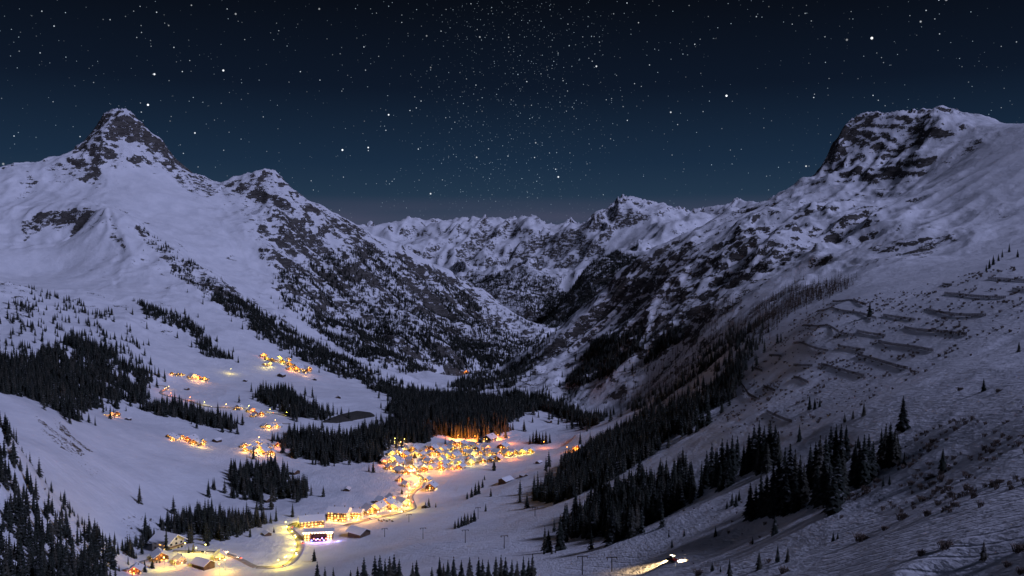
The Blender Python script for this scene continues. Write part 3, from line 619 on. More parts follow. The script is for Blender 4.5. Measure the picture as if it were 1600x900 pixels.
WOODS = [  # name, phrase, outline (foot of the trees), nearest, farthest, trees per hectare, height, gate, may be singled out
 ('left_near', 'dark wood at the near left edge', [(-80,620),(0,640),(22,665),(36,700),(50,750),(75,795),(120,825),(160,860),(172,905),(150,930),(-80,930)], 600, 1120, 190, 21, clump(60,-.55,.0,501), True),
 ('left_near_edge', 'scattered young spruces below the bare left slope', [(60,770),(110,790),(160,835),(175,870),(165,880),(110,830)], 800, 1180, 90, 11, None, False),
 ('left_big', 'large dark wood above the left snow slope', [(-60,556),(50,562),(90,545),(112,528),(145,540),(185,554),(200,572),(236,580),(243,586),(224,601),(222,632),(165,640),(135,634),(132,660),(98,650),(41,620),(-60,600)], 1350, 2500, 260, 24, clump(60,-.6,.05,541), False),
 ('left_upper', 'open spruces over the big left wood', [(-60,480),(40,450),(110,470),(190,495),(225,540),(240,580),(200,560),(145,525),(60,550),(-60,550)], 1900, 2900, 42, 18, clump(70,-.2,.3,505), False),
 ('spur_wood', 'tree-covered spur on the left terrace', [(205,470),(255,485),(296,500),(322,530),(352,548),(362,562),(320,560),(300,527),(250,500),(208,482)], 2300, 3000, 200, 19, clump(40,-.7,-.05,547), False),
 ('road_wood', 'wood strip beside the left terrace road', [(224,640),(250,632),(304,642),(341,656),(371,668),(373,675),(355,676),(314,665),(270,652),(230,643)], 1700, 2120, 280, 24, clump(35,-.8,-.1,551), False),
 ('hamlet_wood', 'wood below the terrace hamlet', [(393,622),(419,612),(449,614),(469,631),(515,650),(507,656),(453,652),(432,635),(398,628)], 1750, 2330, 280, 24, clump(35,-.8,-.1,553), False),
 ('gorge_wood', 'big dark forest behind the village', [(425,690),(461,676),(505,684),(556,684),(592,672),(618,656),(606,642),(650,626),(684,620),(718,616),(785,626),(822,650),(797,660),(797,676),(735,686),(690,680),(672,684),(660,693),(613,691),(602,706),(588,722),(542,722),(502,731),(464,721),(456,705)], 1450, 2600, 300, 25, clump(50,-.75,-.1,543), False),
 ('valley_wood', 'forest belt beyond the far snow hill', [(790,616),(853,624),(893,643),(940,658),(960,664),(920,668),(880,655),(843,639),(812,642)], 1750, 2700, 300, 24, None, False),
 ('rib_wood', 'dark wooded rib under the pointed peak', [(330,470),(350,452),(420,495),(480,530),(560,572),(625,600),(700,622),(690,640),(620,628),(560,597),(500,576),(440,545),(400,517)], 2150, 3200, 230, 19, clump(50,-.8,-.1,545), False),
 ('rib_upper', 'thin trees on the upper rib', [(215,352),(250,378),(350,445),(335,470),(290,440),(250,410)], 2800, 3700, 110, 15, clump(60,-.1,.2,517), False),
 ('left_face', 'forest on the big left mountain flank', [(430,430),(520,395),(580,385),(640,410),(700,445),(760,475),(830,505),(858,522),(800,562),(760,578),(690,565),(640,580),(600,574),(540,548),(480,505),(440,465)], 2600, 5100, 130, 18, streaky(-.25,.35), False),
 ('left_face_low', 'forest at the foot of the left mountain flank', [(470,500),(560,500),(650,520),(760,540),(800,562),(760,580),(690,575),(640,585),(600,576),(540,550)], 2600, 4300, 200, 19, streaky(-.5,.2), False),
 ('right_strip', 'diagonal wood strip right of the village', [(826,784),(840,762),(900,718),(943,685),(999,660),(1073,638),(1105,643),(1100,666),(1045,694),(976,736),(906,773),(860,789)], 850, 1700, 270, 23, clump(40,-.8,-.1,559), True),
 ('right_block', 'dense spruce block above the lower piste', [(884,834),(895,806),(980,772),(1065,737),(1090,742),(1088,772),(1050,802),(955,842)], 600, 1050, 330, 24, None, True),
 ('right_cliff_wood', 'dark wood on the lower right mountain face', [(915,556),(935,530),(1003,519),(999,545),(955,583),(900,603),(885,600)], 1900, 2900, 260, 20, None, False),
 ('right_cliff_small', 'small dark wood on the right mountain face', [(999,570),(1026,524),(1063,517),(1060,537),(1015,570)], 1800, 2700, 260, 20, None, False),
 ('far_ridge_wood', 'forested dark ridge far down the valley', [(835,500),(868,448),(920,412),(962,392),(1005,404),(960,440),(905,490),(865,515)], 4300, 6200, 90, 20, None, False),
 ('far_slope_wood', 'forest on the slopes at the far end of the valley', [(700,445),(790,425),(880,435),(862,508),(800,482)], 4900, 7200, 60, 19, None, False),
 ('valley_floor_wood', 'dark wood along the bottom of the far gorge', [(700,604),(735,588),(800,574),(848,538),(866,520),(845,560),(800,608),(745,614)], 2350, 5000, 150, 20, clump(60,-.6,.1,561), False),
 ('slope_wood', 'trees scattered across the lower right mountain', [(1054,602),(1119,528),(1193,500),(1200,530),(1156,600),(1105,640),(1000,655),(980,640)], 1150, 2200, 120, 18, clump(70,-.2,.3,531), False),
 ('fence_wood', 'dark trees left of the avalanche fences', [(1100,640),(1110,610),(1150,560),(1178,556),(1160,598),(1125,640)], 900, 1700, 170, 18, None, False),
 ('gorge_left', 'wood filling the gorge left of the village', [(250,828),(258,814),(300,806),(340,808),(388,812),(428,816),(390,830),(336,846),(283,834)], 1020, 1330, 280, 23, clump(30,-.8,-.1,557), True),
 ('gorge_strip', 'thin wood strip down the gorge edge', [(170,880),(186,868),(250,822),(262,834),(215,858)], 950, 1280, 260, 17, None, False),
 ('knoll_wood', 'wood between the two snowy knolls', [(356,738),(432,728),(440,750),(478,766),(474,781),(422,784),(368,781),(358,748)], 1230, 1650, 280, 24, clump(35,-.8,-.1,555), True),
]
LARCH = [([(1030,470),(1075,455),(1075,470),(1035,485)], 1900, 2700, 120), ([(1080,490),(1156,462),(1165,475),(1095,505)], 1800, 2500, 150), ([(1160,505),(1174,482),(1244,450),(1322,440),(1322,455),(1244,480),(1190,530)], 1400, 2300, 150),
         ([(960,640),(1000,560),(1100,500),(1190,500),(1130,560),(1050,640)], 1350, 2300, 70)]
near = []; rest = {}
for k, (nm, ph, poly, d0, d1, dens, h, gate, single) in enumerate(WOODS):
    p = scatter(poly, d0, d1, dens, 1000 + k, gate); rs = np.random.RandomState(2000 + k); hh = h * (.45 + .75 * rs.beta(2.2, 1.6, len(p))) * (1 + .22 * gnoise(p[:, 0] / 45, p[:, 1] / 45, 77))
    rest[nm] = [p, hh, np.ones(len(p), bool)]
    if single:
        az = np.arctan2(p[:, 0], p[:, 1]); dd = np.hypot(p[:, 0], p[:, 1]); px, py = project(p[:, 0], p[:, 1], p[:, 2]); _, pt = project(p[:, 0], p[:, 1], p[:, 2] + hh)
        i = np.clip(np.searchsorted(D, dd) - 3, 0, NR - 1); j = np.clip(np.round(col_of(az)).astype(int), 0, NC - 1)
        vis = ((p[:, 2] + hh * .75) / dd > TMAX[i, j]) & (px > 4) & (px < 1596) & (pt < 892)
        for q in np.nonzero(vis)[0]: near.append((hh[q] * F / dd[q], nm, ph, q, px[q]))
# spruces that stand singly or in small groups: (column, row of the foot, height in rows, where)
SING = []
def S(where, *items):
    for (x, y, hp) in items: SING.append((where, x, y, hp))
S('in the row along the very bottom of the view', *[(x, 930 + (k * 7) % 5, 930 - t) for k, (x, t) in enumerate([(496,878),(508,884),(521,883),(548,890),(559,883),(569,871),(586,866),(594,863),(602,872),(609,866),(616,866),(624,871),(645,875),(651,874),(675,883),(687,870),(693,878),(700,870),(709,868),(721,871),(734,870),(748,868),(754,870),(763,873),(775,866),(783,866),(790,868),(800,870),(808,875),(818,866),(826,871),(832,863)])])
S('in the clump under the avalanche fences', *[(1104,764,58),(1112,758,64),(1120,761,60),(1128,752,66),(1136,748,60),(1144,744,62),(1152,735,52),(1126,766,44),(1140,758,50)])
S('in the middle clump of the right slope', *[(1162,742,46),(1170,738,60),(1178,732,66),(1186,730,70),(1194,726,58),(1203,724,64),(1211,722,56),(1216,726,50),(1184,742,42),(1199,738,46)])
S('in the tall clump above the bright piste', *[(1172,812,56),(1181,808,50),(1189,806,66),(1198,802,64),(1208,800,74),(1217,796,82),(1226,792,90),(1234,794,96),(1242,790,84),(1250,788,74),(1256,786,60),(1213,806,56),(1229,804,62),(1243,800,58)])
S('in the ragged tall group by the biggest clump', *[(1266,758,60),(1274,766,72),(1281,762,78),(1288,790,76),(1296,798,70),(1303,800,64),(1309,790,82),(1316,778,74),(1290,748,64),(1298,736,66),(1306,730,64),(1314,726,60),(1322,720,52),(1277,786,58)])
S('in the narrow group beside the brown scrub', *[(1336,756,62),(1343,760,66),(1350,758,74),(1357,752,68),(1364,748,54)])
S('in the close rows below the lone tree', *[(1377,722,48),(1384,726,60),(1391,728,64),(1398,726,52),(1402,722,40)])
S('standing alone on the open snow of the right slope', (1411,673,50))
S('standing alone amid brown scrub at right', (1473,739,36))
S('standing alone on the near snow at lower right', (1537,875,28))
S('standing alone beside the lit piste', (1211,835,30))
S('in the loose group on the near snow', (1186,890,28),(1215,878,26),(1231,878,22),(1113,893,16),(1140,903,30),(1126,894,10))
S('in the tiny pair on the near snow', (1302,846,14),(1309,842,10))
S('standing small on the upper right snow', (1537,611,18)); S('standing by the right edge of the snow field', (1592,550,14)); 
S('standing by the tall dark fence tree', (1359,494,22)); S('on the ridge at the upper right edge', (1577,394,12),(1566,402,11),(1560,408,10),(1552,414,14),(1546,420,13),(1590,402,11),(1541,424,10))
S('among the small trees of the lower right slope', (1249,690,26),(1128,645,20),(1265,641,22),(1273,640,18),(1281,636,14),(1320,660,14),(1333,655,14),(1350,650,20),(1341,700,18),(1380,760,16),(1390,757,14),(1413,728,20))
S('on the slope above the lit piste', (1045,840,10),(1050,856,14),(1069,838,12),(1118,838,16),(1136,795,14),(1144,790,20),(1150,792,20),(1155,782,16),(1176,850,12))
S('standing tall beside the chairlift line', (857,863,36)); S('at the foot of the tall lift tree', (850,866,12),(862,866,10),(868,864,8))
S('in the clump on the village piste', *[(711,826,14),(716,825,18),(721,823,17),(726,821,20),(731,819,18),(736,817,16),(741,815,20)])
S('in the row climbing the village piste', (730,780,12),(737,777,16),(743,774,20),(748,772,22),(754,762,14),(767,776,14),(759,799,13),(757,750,8))
S('behind the village snow hill', *[(828,694,15),(833,693,20),(838,692,22),(843,693,18),(848,694,20),(853,693,20),(859,692,16)])
S('at the edge of the village houses', (772,735,20),(640,690,26),(647,692,22),(655,690,24),(663,692,28),(668,690,16),(670,793,16),(665,794,10),(681,793,8),(628,772,10))
S('by the hillside hut above the valley road', (491,877,20)); S('by the dark hut at the gorge', (428,832,9))
S('among the bottom left farmhouses', (238,888,16),(226,894,18),(295,864,10),(302,863,14),(218,890,10),(186,893,10),(254,870,8))
tot = len(SING); near.sort(key=lambda t: -t[0]); pick = near[:300 - tot]
indiv = []
for where, x, y, hp in SING:
    if y > 905:
        az, T = pix_dir(x, y); v = hit(x, y)
    else: v = hit(x, y)
    d = math.hypot(v.x, v.y); indiv.append((where, x, (v.x, v.y, v.z), hp * d / F * 1.02, hash((x, y))))
for sz, nm, ph, q, px in pick:
    rest[nm][2][q] = False; indiv.append(('in the ' + ph, px, tuple(rest[nm][0][q]), rest[nm][1][q], q))
indiv.sort(key=lambda t: (t[0], t[1])); cnt = {}; tots = {}
for t in indiv: tots[t[0]] = tots.get(t[0], 0) + 1
rt = random.Random(5)
for where, px, loc, h, sd in indiv:
    cnt[where] = n = cnt.get(where, 0) + 1
    lab = f'dark spruce {where}' if tots[where] == 1 else f'dark spruce {where}, {ordinal(n)} from left'
    if len(lab.replace('-', ' ').split()) > 16: lab = lab[5:].replace(' from left', '')
    r = thing('spruce_tree', lab, 'tree', loc, rt.uniform(0, 6.28), 'spruces on the slopes', (h * rt.uniform(.9, 1.2),) * 2 + (h,))
    new_obj('trunk', TRUNK, r); new_obj('crown', CR_NEAR[rt.randrange(6)], r)
WCAT = 'forest'
for k, (nm, ph, *_r) in enumerate(WOODS):
    p, hh, keep = rest[nm]; stuff('forest', p[keep], hh[keep], G_SPRUCE, ph, WCAT, 5, 3000 + k, 1.05)
for k, (poly, d0, d1, dens) in enumerate(LARCH):
    p = scatter(poly, d0, d1, dens, 4000 + k); stuff('larch_wood', p, 17 * np.random.RandomState(k).uniform(.6, 1.1, len(p)), G_LARCH, ['bare larches high on the right face','bare larch row under the right crest','bare larches below the right cliffs','bare larches over the right gullies'][k], 'forest', 3, k)
SCRUB = [([(1230,745),(1300,705),(1420,675),(1600,640),(1650,640),(1650,740),(1470,795),(1380,805),(1300,805),(1250,795)], 250, 800, 560, 2.3, clump(24,-.2,.3,601), 'brown leafless scrub over the lower right slope'),
         ([(1140,620),(1250,490),(1330,470),(1480,440),(1560,420),(1650,430),(1650,500),(1510,540),(1460,580),(1390,612),(1300,650),(1200,695),(1120,690)], 550, 1500, 200, 2.6, clump(26,-.05,.35,611), 'low dark scrub between the avalanche fences'),
         ([(20,690),(60,745),(120,805),(175,850),(240,815),(250,830),(180,870),(120,840),(40,780)], 800, 1300, 70, 3.0, clump(30,-.1,.3,621), 'scrub along the edge of the near left wood'),
         ([(1050,800),(1170,760),(1230,820),(1130,855),(1040,860)], 400, 800, 40, 1.8, clump(18,-.1,.3,631), 'low scrub above the lit piste')]
for k, (poly, d0, d1, dens, h, gate, lab) in enumerate(SCRUB):
    p = scatter(poly, d0, d1, dens, 5000 + k, gate); stuff('scrub', p, h * np.random.RandomState(k).uniform(.4, 1.2, len(p)), G_SHRUB, lab, 'scrub', 4, 50 + k, 1.2)
BUSH = [shrub_mesh('twigs', 90 + k, 60) for k in range(3)]
for k, (x, y, wpx, lab) in enumerate([(1592,862,26,'largest brown bush at the right edge of the near snow'),(1477,858,26,'wide brown bush beside the ski tracks'),(1440,868,18,'thin brown bush left of the wide bush'),(1410,812,22,'brown bush under the scrubby bank'),
        (1346,846,24,'brown bush on the near snow below the tall spruces'),(1383,828,14,'small brown bush between two larger ones'),(1450,806,18,'brown bush on the lip of the near snow field'),(1466,790,12,'small brown bush high on the lip of the snow field'),(1091,899,20,'brown bush by the bottom spruces'),
        (1575,885,16,'brown bush below the largest bush'),(1596,897,18,'brown bush in the bottom right corner'),(1225,895,20,'brown bush among the loose near spruces'),(1330,700,12,'thin bare bush on the open right slope'),(1500,610,10,'small bare bush high on the right snow'),(1560,612,10,'bare bush near the small upper spruce')]):
    v = hit(x, y); s_ = wpx * math.hypot(v.x, v.y) / F
    r = thing('bush', lab, 'bush', v, k * 1.7, 'brown bushes on the near snow', (s_ * .8, s_ * .8, s_ * .55)); new_obj('twigs', BUSH[k % 3], r)
# ------------------------------------------------------------------ village materials
M['plaster'] = plain('pale_plaster', (.62, .57, .48), .85, .12, 1.5)
M['timber'] = plain('weathered_timber', (.20, .12, .065), .8, .35, 2.5)
M['dark_timber'] = plain('dark_timber', (.085, .055, .038), .85, .35, 2.5)
M['roof_snow'] = plain('roof_snow', (.80, .80, .83), .75, .05, 1.0)
M['stone'] = plain('stone', (.28, .26, .24), .9, .25, 2.0)
M['metal'] = plain('dark_steel', (.07, .07, .075), .5, .2, 2.0, .6)
M['fence_wood'] = plain('dark_larch_beams', (.055, .042, .034), .9, .3, 2.0)
M['road'] = plain('packed_road_snow', (.36, .33, .30), .7, .2, .25)
M['earth'] = plain('dark_bank_earth', (.055, .05, .042), .95, .4, .3)
M['tyre'] = plain('black_rubber', (.02, .02, .02), .8, .1)
M['glass'] = plain('dark_glass', (.02, .025, .03), .15, .1)
for nm, c, s in (('win_warm', (1, .46, .10), 2.4), ('win_gold', (1, .58, .16), 4.0), ('win_dim', (1, .38, .07), 1.0), ('lamp_gold', (1, .62, .20), 16), ('lamp_orange', (1, .32, .04), 18), ('lamp_green', (1, .86, .20), 16), ('lamp_white', (1, .82, .52), 22),
                 ('tail', (1, .10, .05), 30), ('stage_blue', (.16, .20, 1.0), 22), ('stage_purple', (.65, .18, 1.0), 20), ('stage_red', (1, .15, .1), 16)):
    M[nm] = glow(nm, c, s)
CAR_PAINT = [plain(f'car_paint_{n}', c, .35, .05) for n, c in (('white', (.7, .7, .7)), ('black', (.03, .03, .03)), ('red', (.35, .03, .02)), ('silver', (.42, .43, .45)), ('blue', (.04, .07, .2)))]
LCOL = {'gold': (1, .46, .09), 'orange': (1, .25, .025), 'green': (1, .74, .10), 'white': (1, .74, .40), 'warm': (1, .36, .06)}
def bulb(parent, loc, power, col, radius=.5):
    l = bpy.data.lights.new('lamp_light', 'POINT'); l.energy = power; l.color = LCOL[col]; l.shadow_soft_size = radius
    o = bpy.data.objects.new('lamp_light', l); COL.objects.link(o); o.parent = parent; o.location = loc; return o

# ------------------------------------------------------------------ roads
def drape(name, pix, width, m, lift=.35, world=None, label=None):
    pts = world or [hit(x, y) for x, y in pix]; P3 = []
    n = len(pts)
    for k in range(n - 1):       # smooth path through the surveyed points
        a, b, c, d = pts[max(k - 1, 0)], pts[k], pts[k + 1], pts[min(k + 2, n - 1)]
        m_ = max(3, int((c - b).length / 5))
        for q in range(m_):
            t = q / m_; P3.append(.5 * ((2 * b) + (c - a) * t + (2 * a - 5 * b + 4 * c - d) * t * t + (3 * b - a - 3 * c + d) * t ** 3))
    P3.append(pts[-1]); vs = []; fs = []; line = []
    for k, p in enumerate(P3):
        tg = (P3[min(k + 1, len(P3) - 1)] - P3[max(k - 1, 0)]); tg.z = 0; tg.normalize(); sd = Vector((-tg.y, tg.x, 0))
        xs = np.array([p.x + sd.x * width * u for u in (-.5, -.25, 0, .25, .5)]); ys = np.array([p.y + sd.y * width * u for u in (-.5, -.25, 0, .25, .5)]); zs = height(xs, ys)
        zz = max(zs[1:4].max(), zs.mean()) + lift; line.append(Vector((p.x, p.y, zz)))
        vs += [(xs[0], ys[0], zz - 1.6), (xs[0], ys[0], zz), (xs[2], ys[2], zz + .05), (xs[4], ys[4], zz), (xs[4], ys[4], zz - 1.6)]
        if k:
            o = (k - 1) * 5
            for c in range(4): fs.append((o + c, o + c + 1, o + c + 6, o + c + 5))
    me = mesh(name, vs, fs, m, True); o = new_obj(name, me); o['kind'] = 'structure'
    if label: o['label'] = label
    return line
R1 = drape('road', [(400,887),(429,887),(446,884),(458,876),(466,864),(470,850),(464,838),(455,829),(455,822),(464,818),(480,820)], 9, M['road'], label='lit road winding up to the lower hotel')
R2 = drape('road', [(540,822),(565,815),(589,809),(616,804),(636,799),(646,794),(643,784),(641,776),(648,767),(658,760),(661,752),(655,744),(646,739),(637,734),(628,727),(626,716),(634,706),(632,697),(624,691),(616,688)], 9, M['road'], label='lit road curving through the village')
R3 = drape('road', [(400,887),(378,876),(358,868),(340,864),(318,863),(296,862),(270,862)], 7, M['road'], label='lit lane to the lower farmhouses')
R4 = drape('road', [(243,602),(255,603),(261,606),(253,611),(251,614),(262,619),(277,622),(297,627),(317,634),(345,637),(368,638),(400,641),(425,646),(445,650),(461,654)], 8, M['road'], label='lit road across the left terraces')
R5 = drape('road', [(409,667),(420,664),(440,662),(454,662)], 7, M['road'], label='short lit road below the terrace road')
R6 = drape('road', [(192,892),(215,882),(236,874),(256,868)], 6, M['road'], label='lane climbing to the bottom left farm')

# ------------------------------------------------------------------ houses
def slab_roof(ov=.12, th=.05, ridge=1.0, eave=.60, yov=.12):
    b = MB()
    for s in (-1, 1):
        x1 = s * (.5 + ov); dz = (ridge - eave) / .5; ze = ridge - dz * (.5 + ov); y0, y1 = -.5 - yov, .5 + yov
        vs = [(0, y0, ridge), (0, y1, ridge), (x1, y1, ze), (x1, y0, ze), (0, y0, ridge + th), (0, y1, ridge + th), (x1, y1, ze + th), (x1, y0, ze + th)]
        b.add(vs, [(0,1,2,3),(7,6,5,4),(0,3,7,4),(1,5,6,2),(3,2,6,7),(0,4,5,1)])
    return b.mesh('roof', M['roof_snow'])
def gable_box(z0, eave, ridge, m):
    vs = [(-.5,-.5,z0),(.5,-.5,z0),(.5,.5,z0),(-.5,.5,z0),(-.5,-.5,eave),(.5,-.5,eave),(.5,.5,eave),(-.5,.5,eave),(0,-.5,ridge),(0,.5,ridge)]
    return mesh('wall', vs, [(3,2,1,0),(0,1,5,8,4),(2,3,7,9,6),(1,2,6,5),(3,0,4,7),(4,8,9,7),(5,6,9,8)], m)
HM = {'roof': slab_roof(), 'lower': MB().box(-.5,.5,-.5,.5,-.45,.28).mesh('lower_wall', M['plaster']), 'upper': gable_box(.28, .60, .985, M['timber']), 'upper_dark': gable_box(.28, .60, .985, M['dark_timber']), 'upper_pale': gable_box(.28,.60,.985, M['plaster']),
      'barn': gable_box(-.45, .60, .985, M['dark_timber']), 'pane': MB().box(-.055,.055,-.012,.012,-.062,.062).mesh('window', M['win_warm']), 'door': MB().box(-.055,.055,-.014,.014,0,.2).mesh('door', M['dark_timber']),
      'balcony': MB().box(-.52,.52,-.62,-.5,.30,.325).box(-.52,.52,-.625,-.612,.325,.40).mesh('balcony', M['timber']), 'chimney': MB().box(-.04,.04,-.04,.04,-.05,.22).mesh('chimney', M['stone'])}
HN = 0
def put(name, key, root, loc=(0,0,0), rz=0.0, m=None, parent=None):
    o = new_obj(name, HM[key], parent or root); o.location = loc; o.rotation_euler = (0, 0, rz)
    if m is not None: o.material_slots[0].link = 'OBJECT'; o.material_slots[0].material = m
    return o
def house(v, w, l, h, rz, label, rnd, kind='chalet', lit=.75, lamp=None, group=None, cat='house'):
    """gable end towards -y; w, l, h in metres"""
    r = thing('barn' if kind == 'barn' else 'chalet', label, 'barn' if kind == 'barn' else cat, v, rz, group, (w, l, h))
    if kind == 'barn':
        put('wall', 'barn', r); put('roof', 'roof', r); put('door', 'door', r, (0, -.505, 0)); return r
    put('lower_wall', 'lower', r); put('upper_wall', {'chalet': 'upper', 'dark': 'upper_dark', 'pale': 'upper_pale'}[kind], r)
    rf = put('roof', 'roof', r); c = put('chimney', 'chimney', r, (.2, .15, .86), parent=rf); c.scale = (1, w / l, 8 / h * .9)
    put('balcony', 'balcony', r); put('door', 'door', r, (rnd.choice((-.12, .12)), -.506, .0))
    def win(x, y, z, rz_):
        m = rnd.choice((M['win_warm'], M['win_gold'], M['win_dim'])) if rnd.random() < lit else M['glass']
        o = put('window', 'pane', r, (x, y, z), rz_, m)
    for x in (-.34, .34): win(x, -.505, .14, 0)
    for x in (-.32, 0, .32): win(x, -.505, .46, 0)
    win(0, -.505, .74, 0)
    for s in (-1, 1):
        for y in (-.3, 0, .3): win(s * .505, y, .14, math.pi / 2); win(s * .505, y, .44, math.pi / 2)
    if lamp:
        col, pw = lamp; lm = new_obj('porch_lamp', LAMPB[col], r); lm.location = (0, -.505 - 1.6 / l, .30); lm.scale = (1 / w, 1 / l, 1 / h)
        bulb(r, (0, -.5 - 3.5 / l, .50), pw * 3.0, col)
    return r
def ball(r):
    b = bmesh.new(); bmesh.ops.create_icosphere(b, subdivisions=1, radius=r); me = bpy.data.meshes.new('lamp_head'); b.to_mesh(me); b.free(); return me
LAMPB = {}
for c in ('gold', 'orange', 'green', 'white'): me = ball(.55); me.materials.append(M['lamp_' + c]); LAMPB[c] = me
LAMPB['warm'] = LAMPB['gold']
tb = MB(); tb.tube((0,0,-1), (0,0,6.6), .09, .06); tb.tube((0,0,6.5), (0,-1.2,6.8), .05); POLE = tb.mesh('pole', M['metal'])
LN = {}
def lamp(x, y, power, col, where, hgt=7.0, v=None, beam=None):
    v = v or hit(x, y); r = thing('street_lamp', where, 'street lamp', v, 0, 'street lamps')
    p = new_obj('pole', POLE, r); p.scale = (1, 1, hgt / 7); hd = new_obj('lamp_head', LAMPB[col], r); hd.location = (0, -1.2, 6.75 * hgt / 7)
    b = bulb(r, (0, -1.9, 6.3 * hgt / 7), power, col)
    if beam:                                    # a floodlight aimed at the trees behind it
        q = b.data; sp = bpy.data.lights.new('flood_beam', 'SPOT'); sp.energy = q.energy * 3.4; sp.color = q.color; sp.shadow_soft_size = 2.0; sp.spot_size = math.radians(115); sp.spot_blend = .8
        b.data = sp; b.name = 'flood_beam'; b.location = (0, -2.5, 6.0); b.rotation_euler = (math.radians(97), 0, beam)
    return r

rnd = random.Random(11)
def face_cam(v, jit): return -math.atan2(v.x, v.y) + jit
def cluster(items, where, kinds=('chalet', 'dark', 'pale'), lit=.75, power=(300, 1100), cols=('gold', 'gold', 'warm', 'orange', 'green'), plamp=.75):
    """items: (column, row, width in columns)"""
    items = sorted(items); n = len(items)
    for k, (x, y, wp) in enumerate(items):
        v = hit(x, y); d = math.hypot(v.x, v.y); w = max(9, wp * d / F * .82); kd = rnd.choice(kinds)
        lb = {'chalet': 'timber chalet', 'dark': 'dark timber chalet', 'pale': 'pale plastered house', 'barn': 'dark timber barn'}[kd]
        lab = f'{lb} {where}' + (f', {ordinal(k + 1)} from left' if n > 1 else '')
        lp = (rnd.choice(cols), rnd.uniform(*power)) if rnd.random() < plamp else None
        house(v, w, w * rnd.uniform(1.0, 1.35), max(7.5, w * rnd.uniform(.72, .9)), face_cam(v, rnd.uniform(-.7, .7)), lab, rnd, kd, lit, lp, 'houses ' + where)
def fill(poly, sx, sy, n, seed, wp):
    r_ = random.Random(seed); out = []; xs = [p[0] for p in poly]; ys = [p[1] for p in poly]
    for _ in range(4000):
        x, y = r_.uniform(min(xs), max(xs)), r_.uniform(min(ys), max(ys))
        if not in_poly(np.array([x]), np.array([y]), poly)[0]: continue
        if any(abs(x - a) < sx and abs(y - b) < sy for a, b, _w in out): continue
        out.append((x, y, r_.uniform(*wp)))
        if len(out) == n: break
    return out
cluster(fill([(590,718),(615,706),(650,701),(700,696),(750,699),(790,708),(806,713),(770,722),(735,731),(700,736),(675,737),(640,736),(640,742),(612,740),(594,728)], 10, 4, 62, 3, (10, 16)), 'in the main village', power=(500, 2000), lit=.75, plamp=.8)
cluster([(577,803,20),(592,798,19),(606,792,20),(618,796,18),(628,790,18),(612,784,16),(596,787,16)], 'in the row above the lower hotel', power=(900, 2400), cols=('gold', 'warm', 'gold'), plamp=1)
cluster([(674,766,18),(626,752,11),(634,760,11),(668,752,11)], 'by the S-bend below the church', power=(400, 500), plamp=1)
cluster([(765,690,18)], 'beside the orange floodlight', kinds=('dark',), plamp=0, lit=.2)
cluster([(786,702,17),(800,712,15),(818,709,14),(830,708,12)], 'at the right end of the village', power=(500, 1200), plamp=.8)
cluster([(899,703,10),(906,702,10)], 'at the wood edge right of the snow hill', power=(700, 1200), plamp=1)
cluster([(413,558,11),(420,563,11),(428,565,12),(437,562,10),(443,568,12),(450,566,11),(455,572,12),(462,574,11),(467,580,16),(478,582,14),(418,571,9),(452,578,9)], 'in the upper terrace hamlet', power=(900, 2600), plamp=.9)
cluster([(301,592,12),(310,593,11),(321,595,11)], 'in the small terrace farm group', power=(900, 2200), plamp=1)
cluster([(271,586,8),(278,587,8),(285,587,7)], 'in the little row high on the left terrace', power=(250, 500), plamp=.6, lit=.5)
cluster([(373,640,11),(393,644,11),(401,648,11),(409,649,10),(398,651,9)], 'beside the terrace road', power=(400, 900), cols=('orange', 'warm', 'gold'), plamp=.8)
cluster([(414,668,9),(424,669,10),(436,668,9)], 'on the short lit road', power=(500, 1100), cols=('orange', 'gold'), plamp=1)
cluster([(266,684,11),(273,688,12),(282,687,11),(299,690,14),(305,695,13),(313,696,12),(318,692,11)], 'on the crest of the left snow slope', power=(400, 1000), plamp=.7)
cluster([(382,699,12),(388,705,12),(395,700,12),(400,708,13),(408,703,12),(413,709,13),(421,704,12),(425,711,12),(404,695,10),(430,698,11)], 'in the bright hamlet by the gorge wood', power=(900, 2200), plamp=1)
cluster([(170,651,11),(182,650,12)], 'at the wood edge on the left slope', power=(500, 900), cols=('orange', 'warm'), plamp=1)
cluster([(728,583,9)], 'alone far up the valley', power=(1400, 1500), cols=('orange',), plamp=1, lit=1)
cluster([(250,876,24),(281,880,18),(344,874,18),(212,896,20)], 'in the bottom left farm group', kinds=('pale', 'chalet'), power=(300, 700), plamp=.8, lit=.6)
cluster([(263,857,34)], 'long and low at the top of the bottom left farm', kinds=('pale',), plamp=0, lit=.3)
BARNS = [(318,886,28,'wide dark barn among the bottom left farmhouses'),(263,846,16,'small barn above the long bottom left farmhouse'),(561,837,30,'big dark barn on the snow below the lit hotels'),(418,783,22,'snowy hut on the knoll left of the valley'),(417,836,14,'small dark hut on the gorge knoll'),
         (542,767,13,'lone hut on the snow above the hotel row'),(459,740,16,'farm hut on the knoll at the wood edge'),(664,793,14,'dark hut by the lower village curve'),(790,754,20,'long snowed-in shed on the village piste'),(818,745,12,'small shed beside the long snowed-in shed'),(842,724,10,'tiny hut on the smooth snow right of the village'),
         (440,588,12,'dark hut below the upper terrace hamlet'),(361,608,0,''),(492,594,7,'tiny hut on the open terrace'),(529,622,9,'lone hut at the lower end of the terrace'),(292,609,7,'hut on the snow above the terrace road'),(383,596,7,'hut between terrace farms'),(858,660,9,'hut on the far snow hill'),(339,690,12,'dark hut right of the slope-crest houses'),(200,656,9,'shed beside the wood-edge house')]
for x, y, wp, lab in BARNS:
    if not wp: continue
    v = hit(x, y); w = wp * math.hypot(v.x, v.y) / F * .72; w = max(w, 5)
    house(v, w, w * 1.3, min(11, w * .62), face_cam(v, rnd.uniform(-.8, .8)), lab, rnd, 'barn')

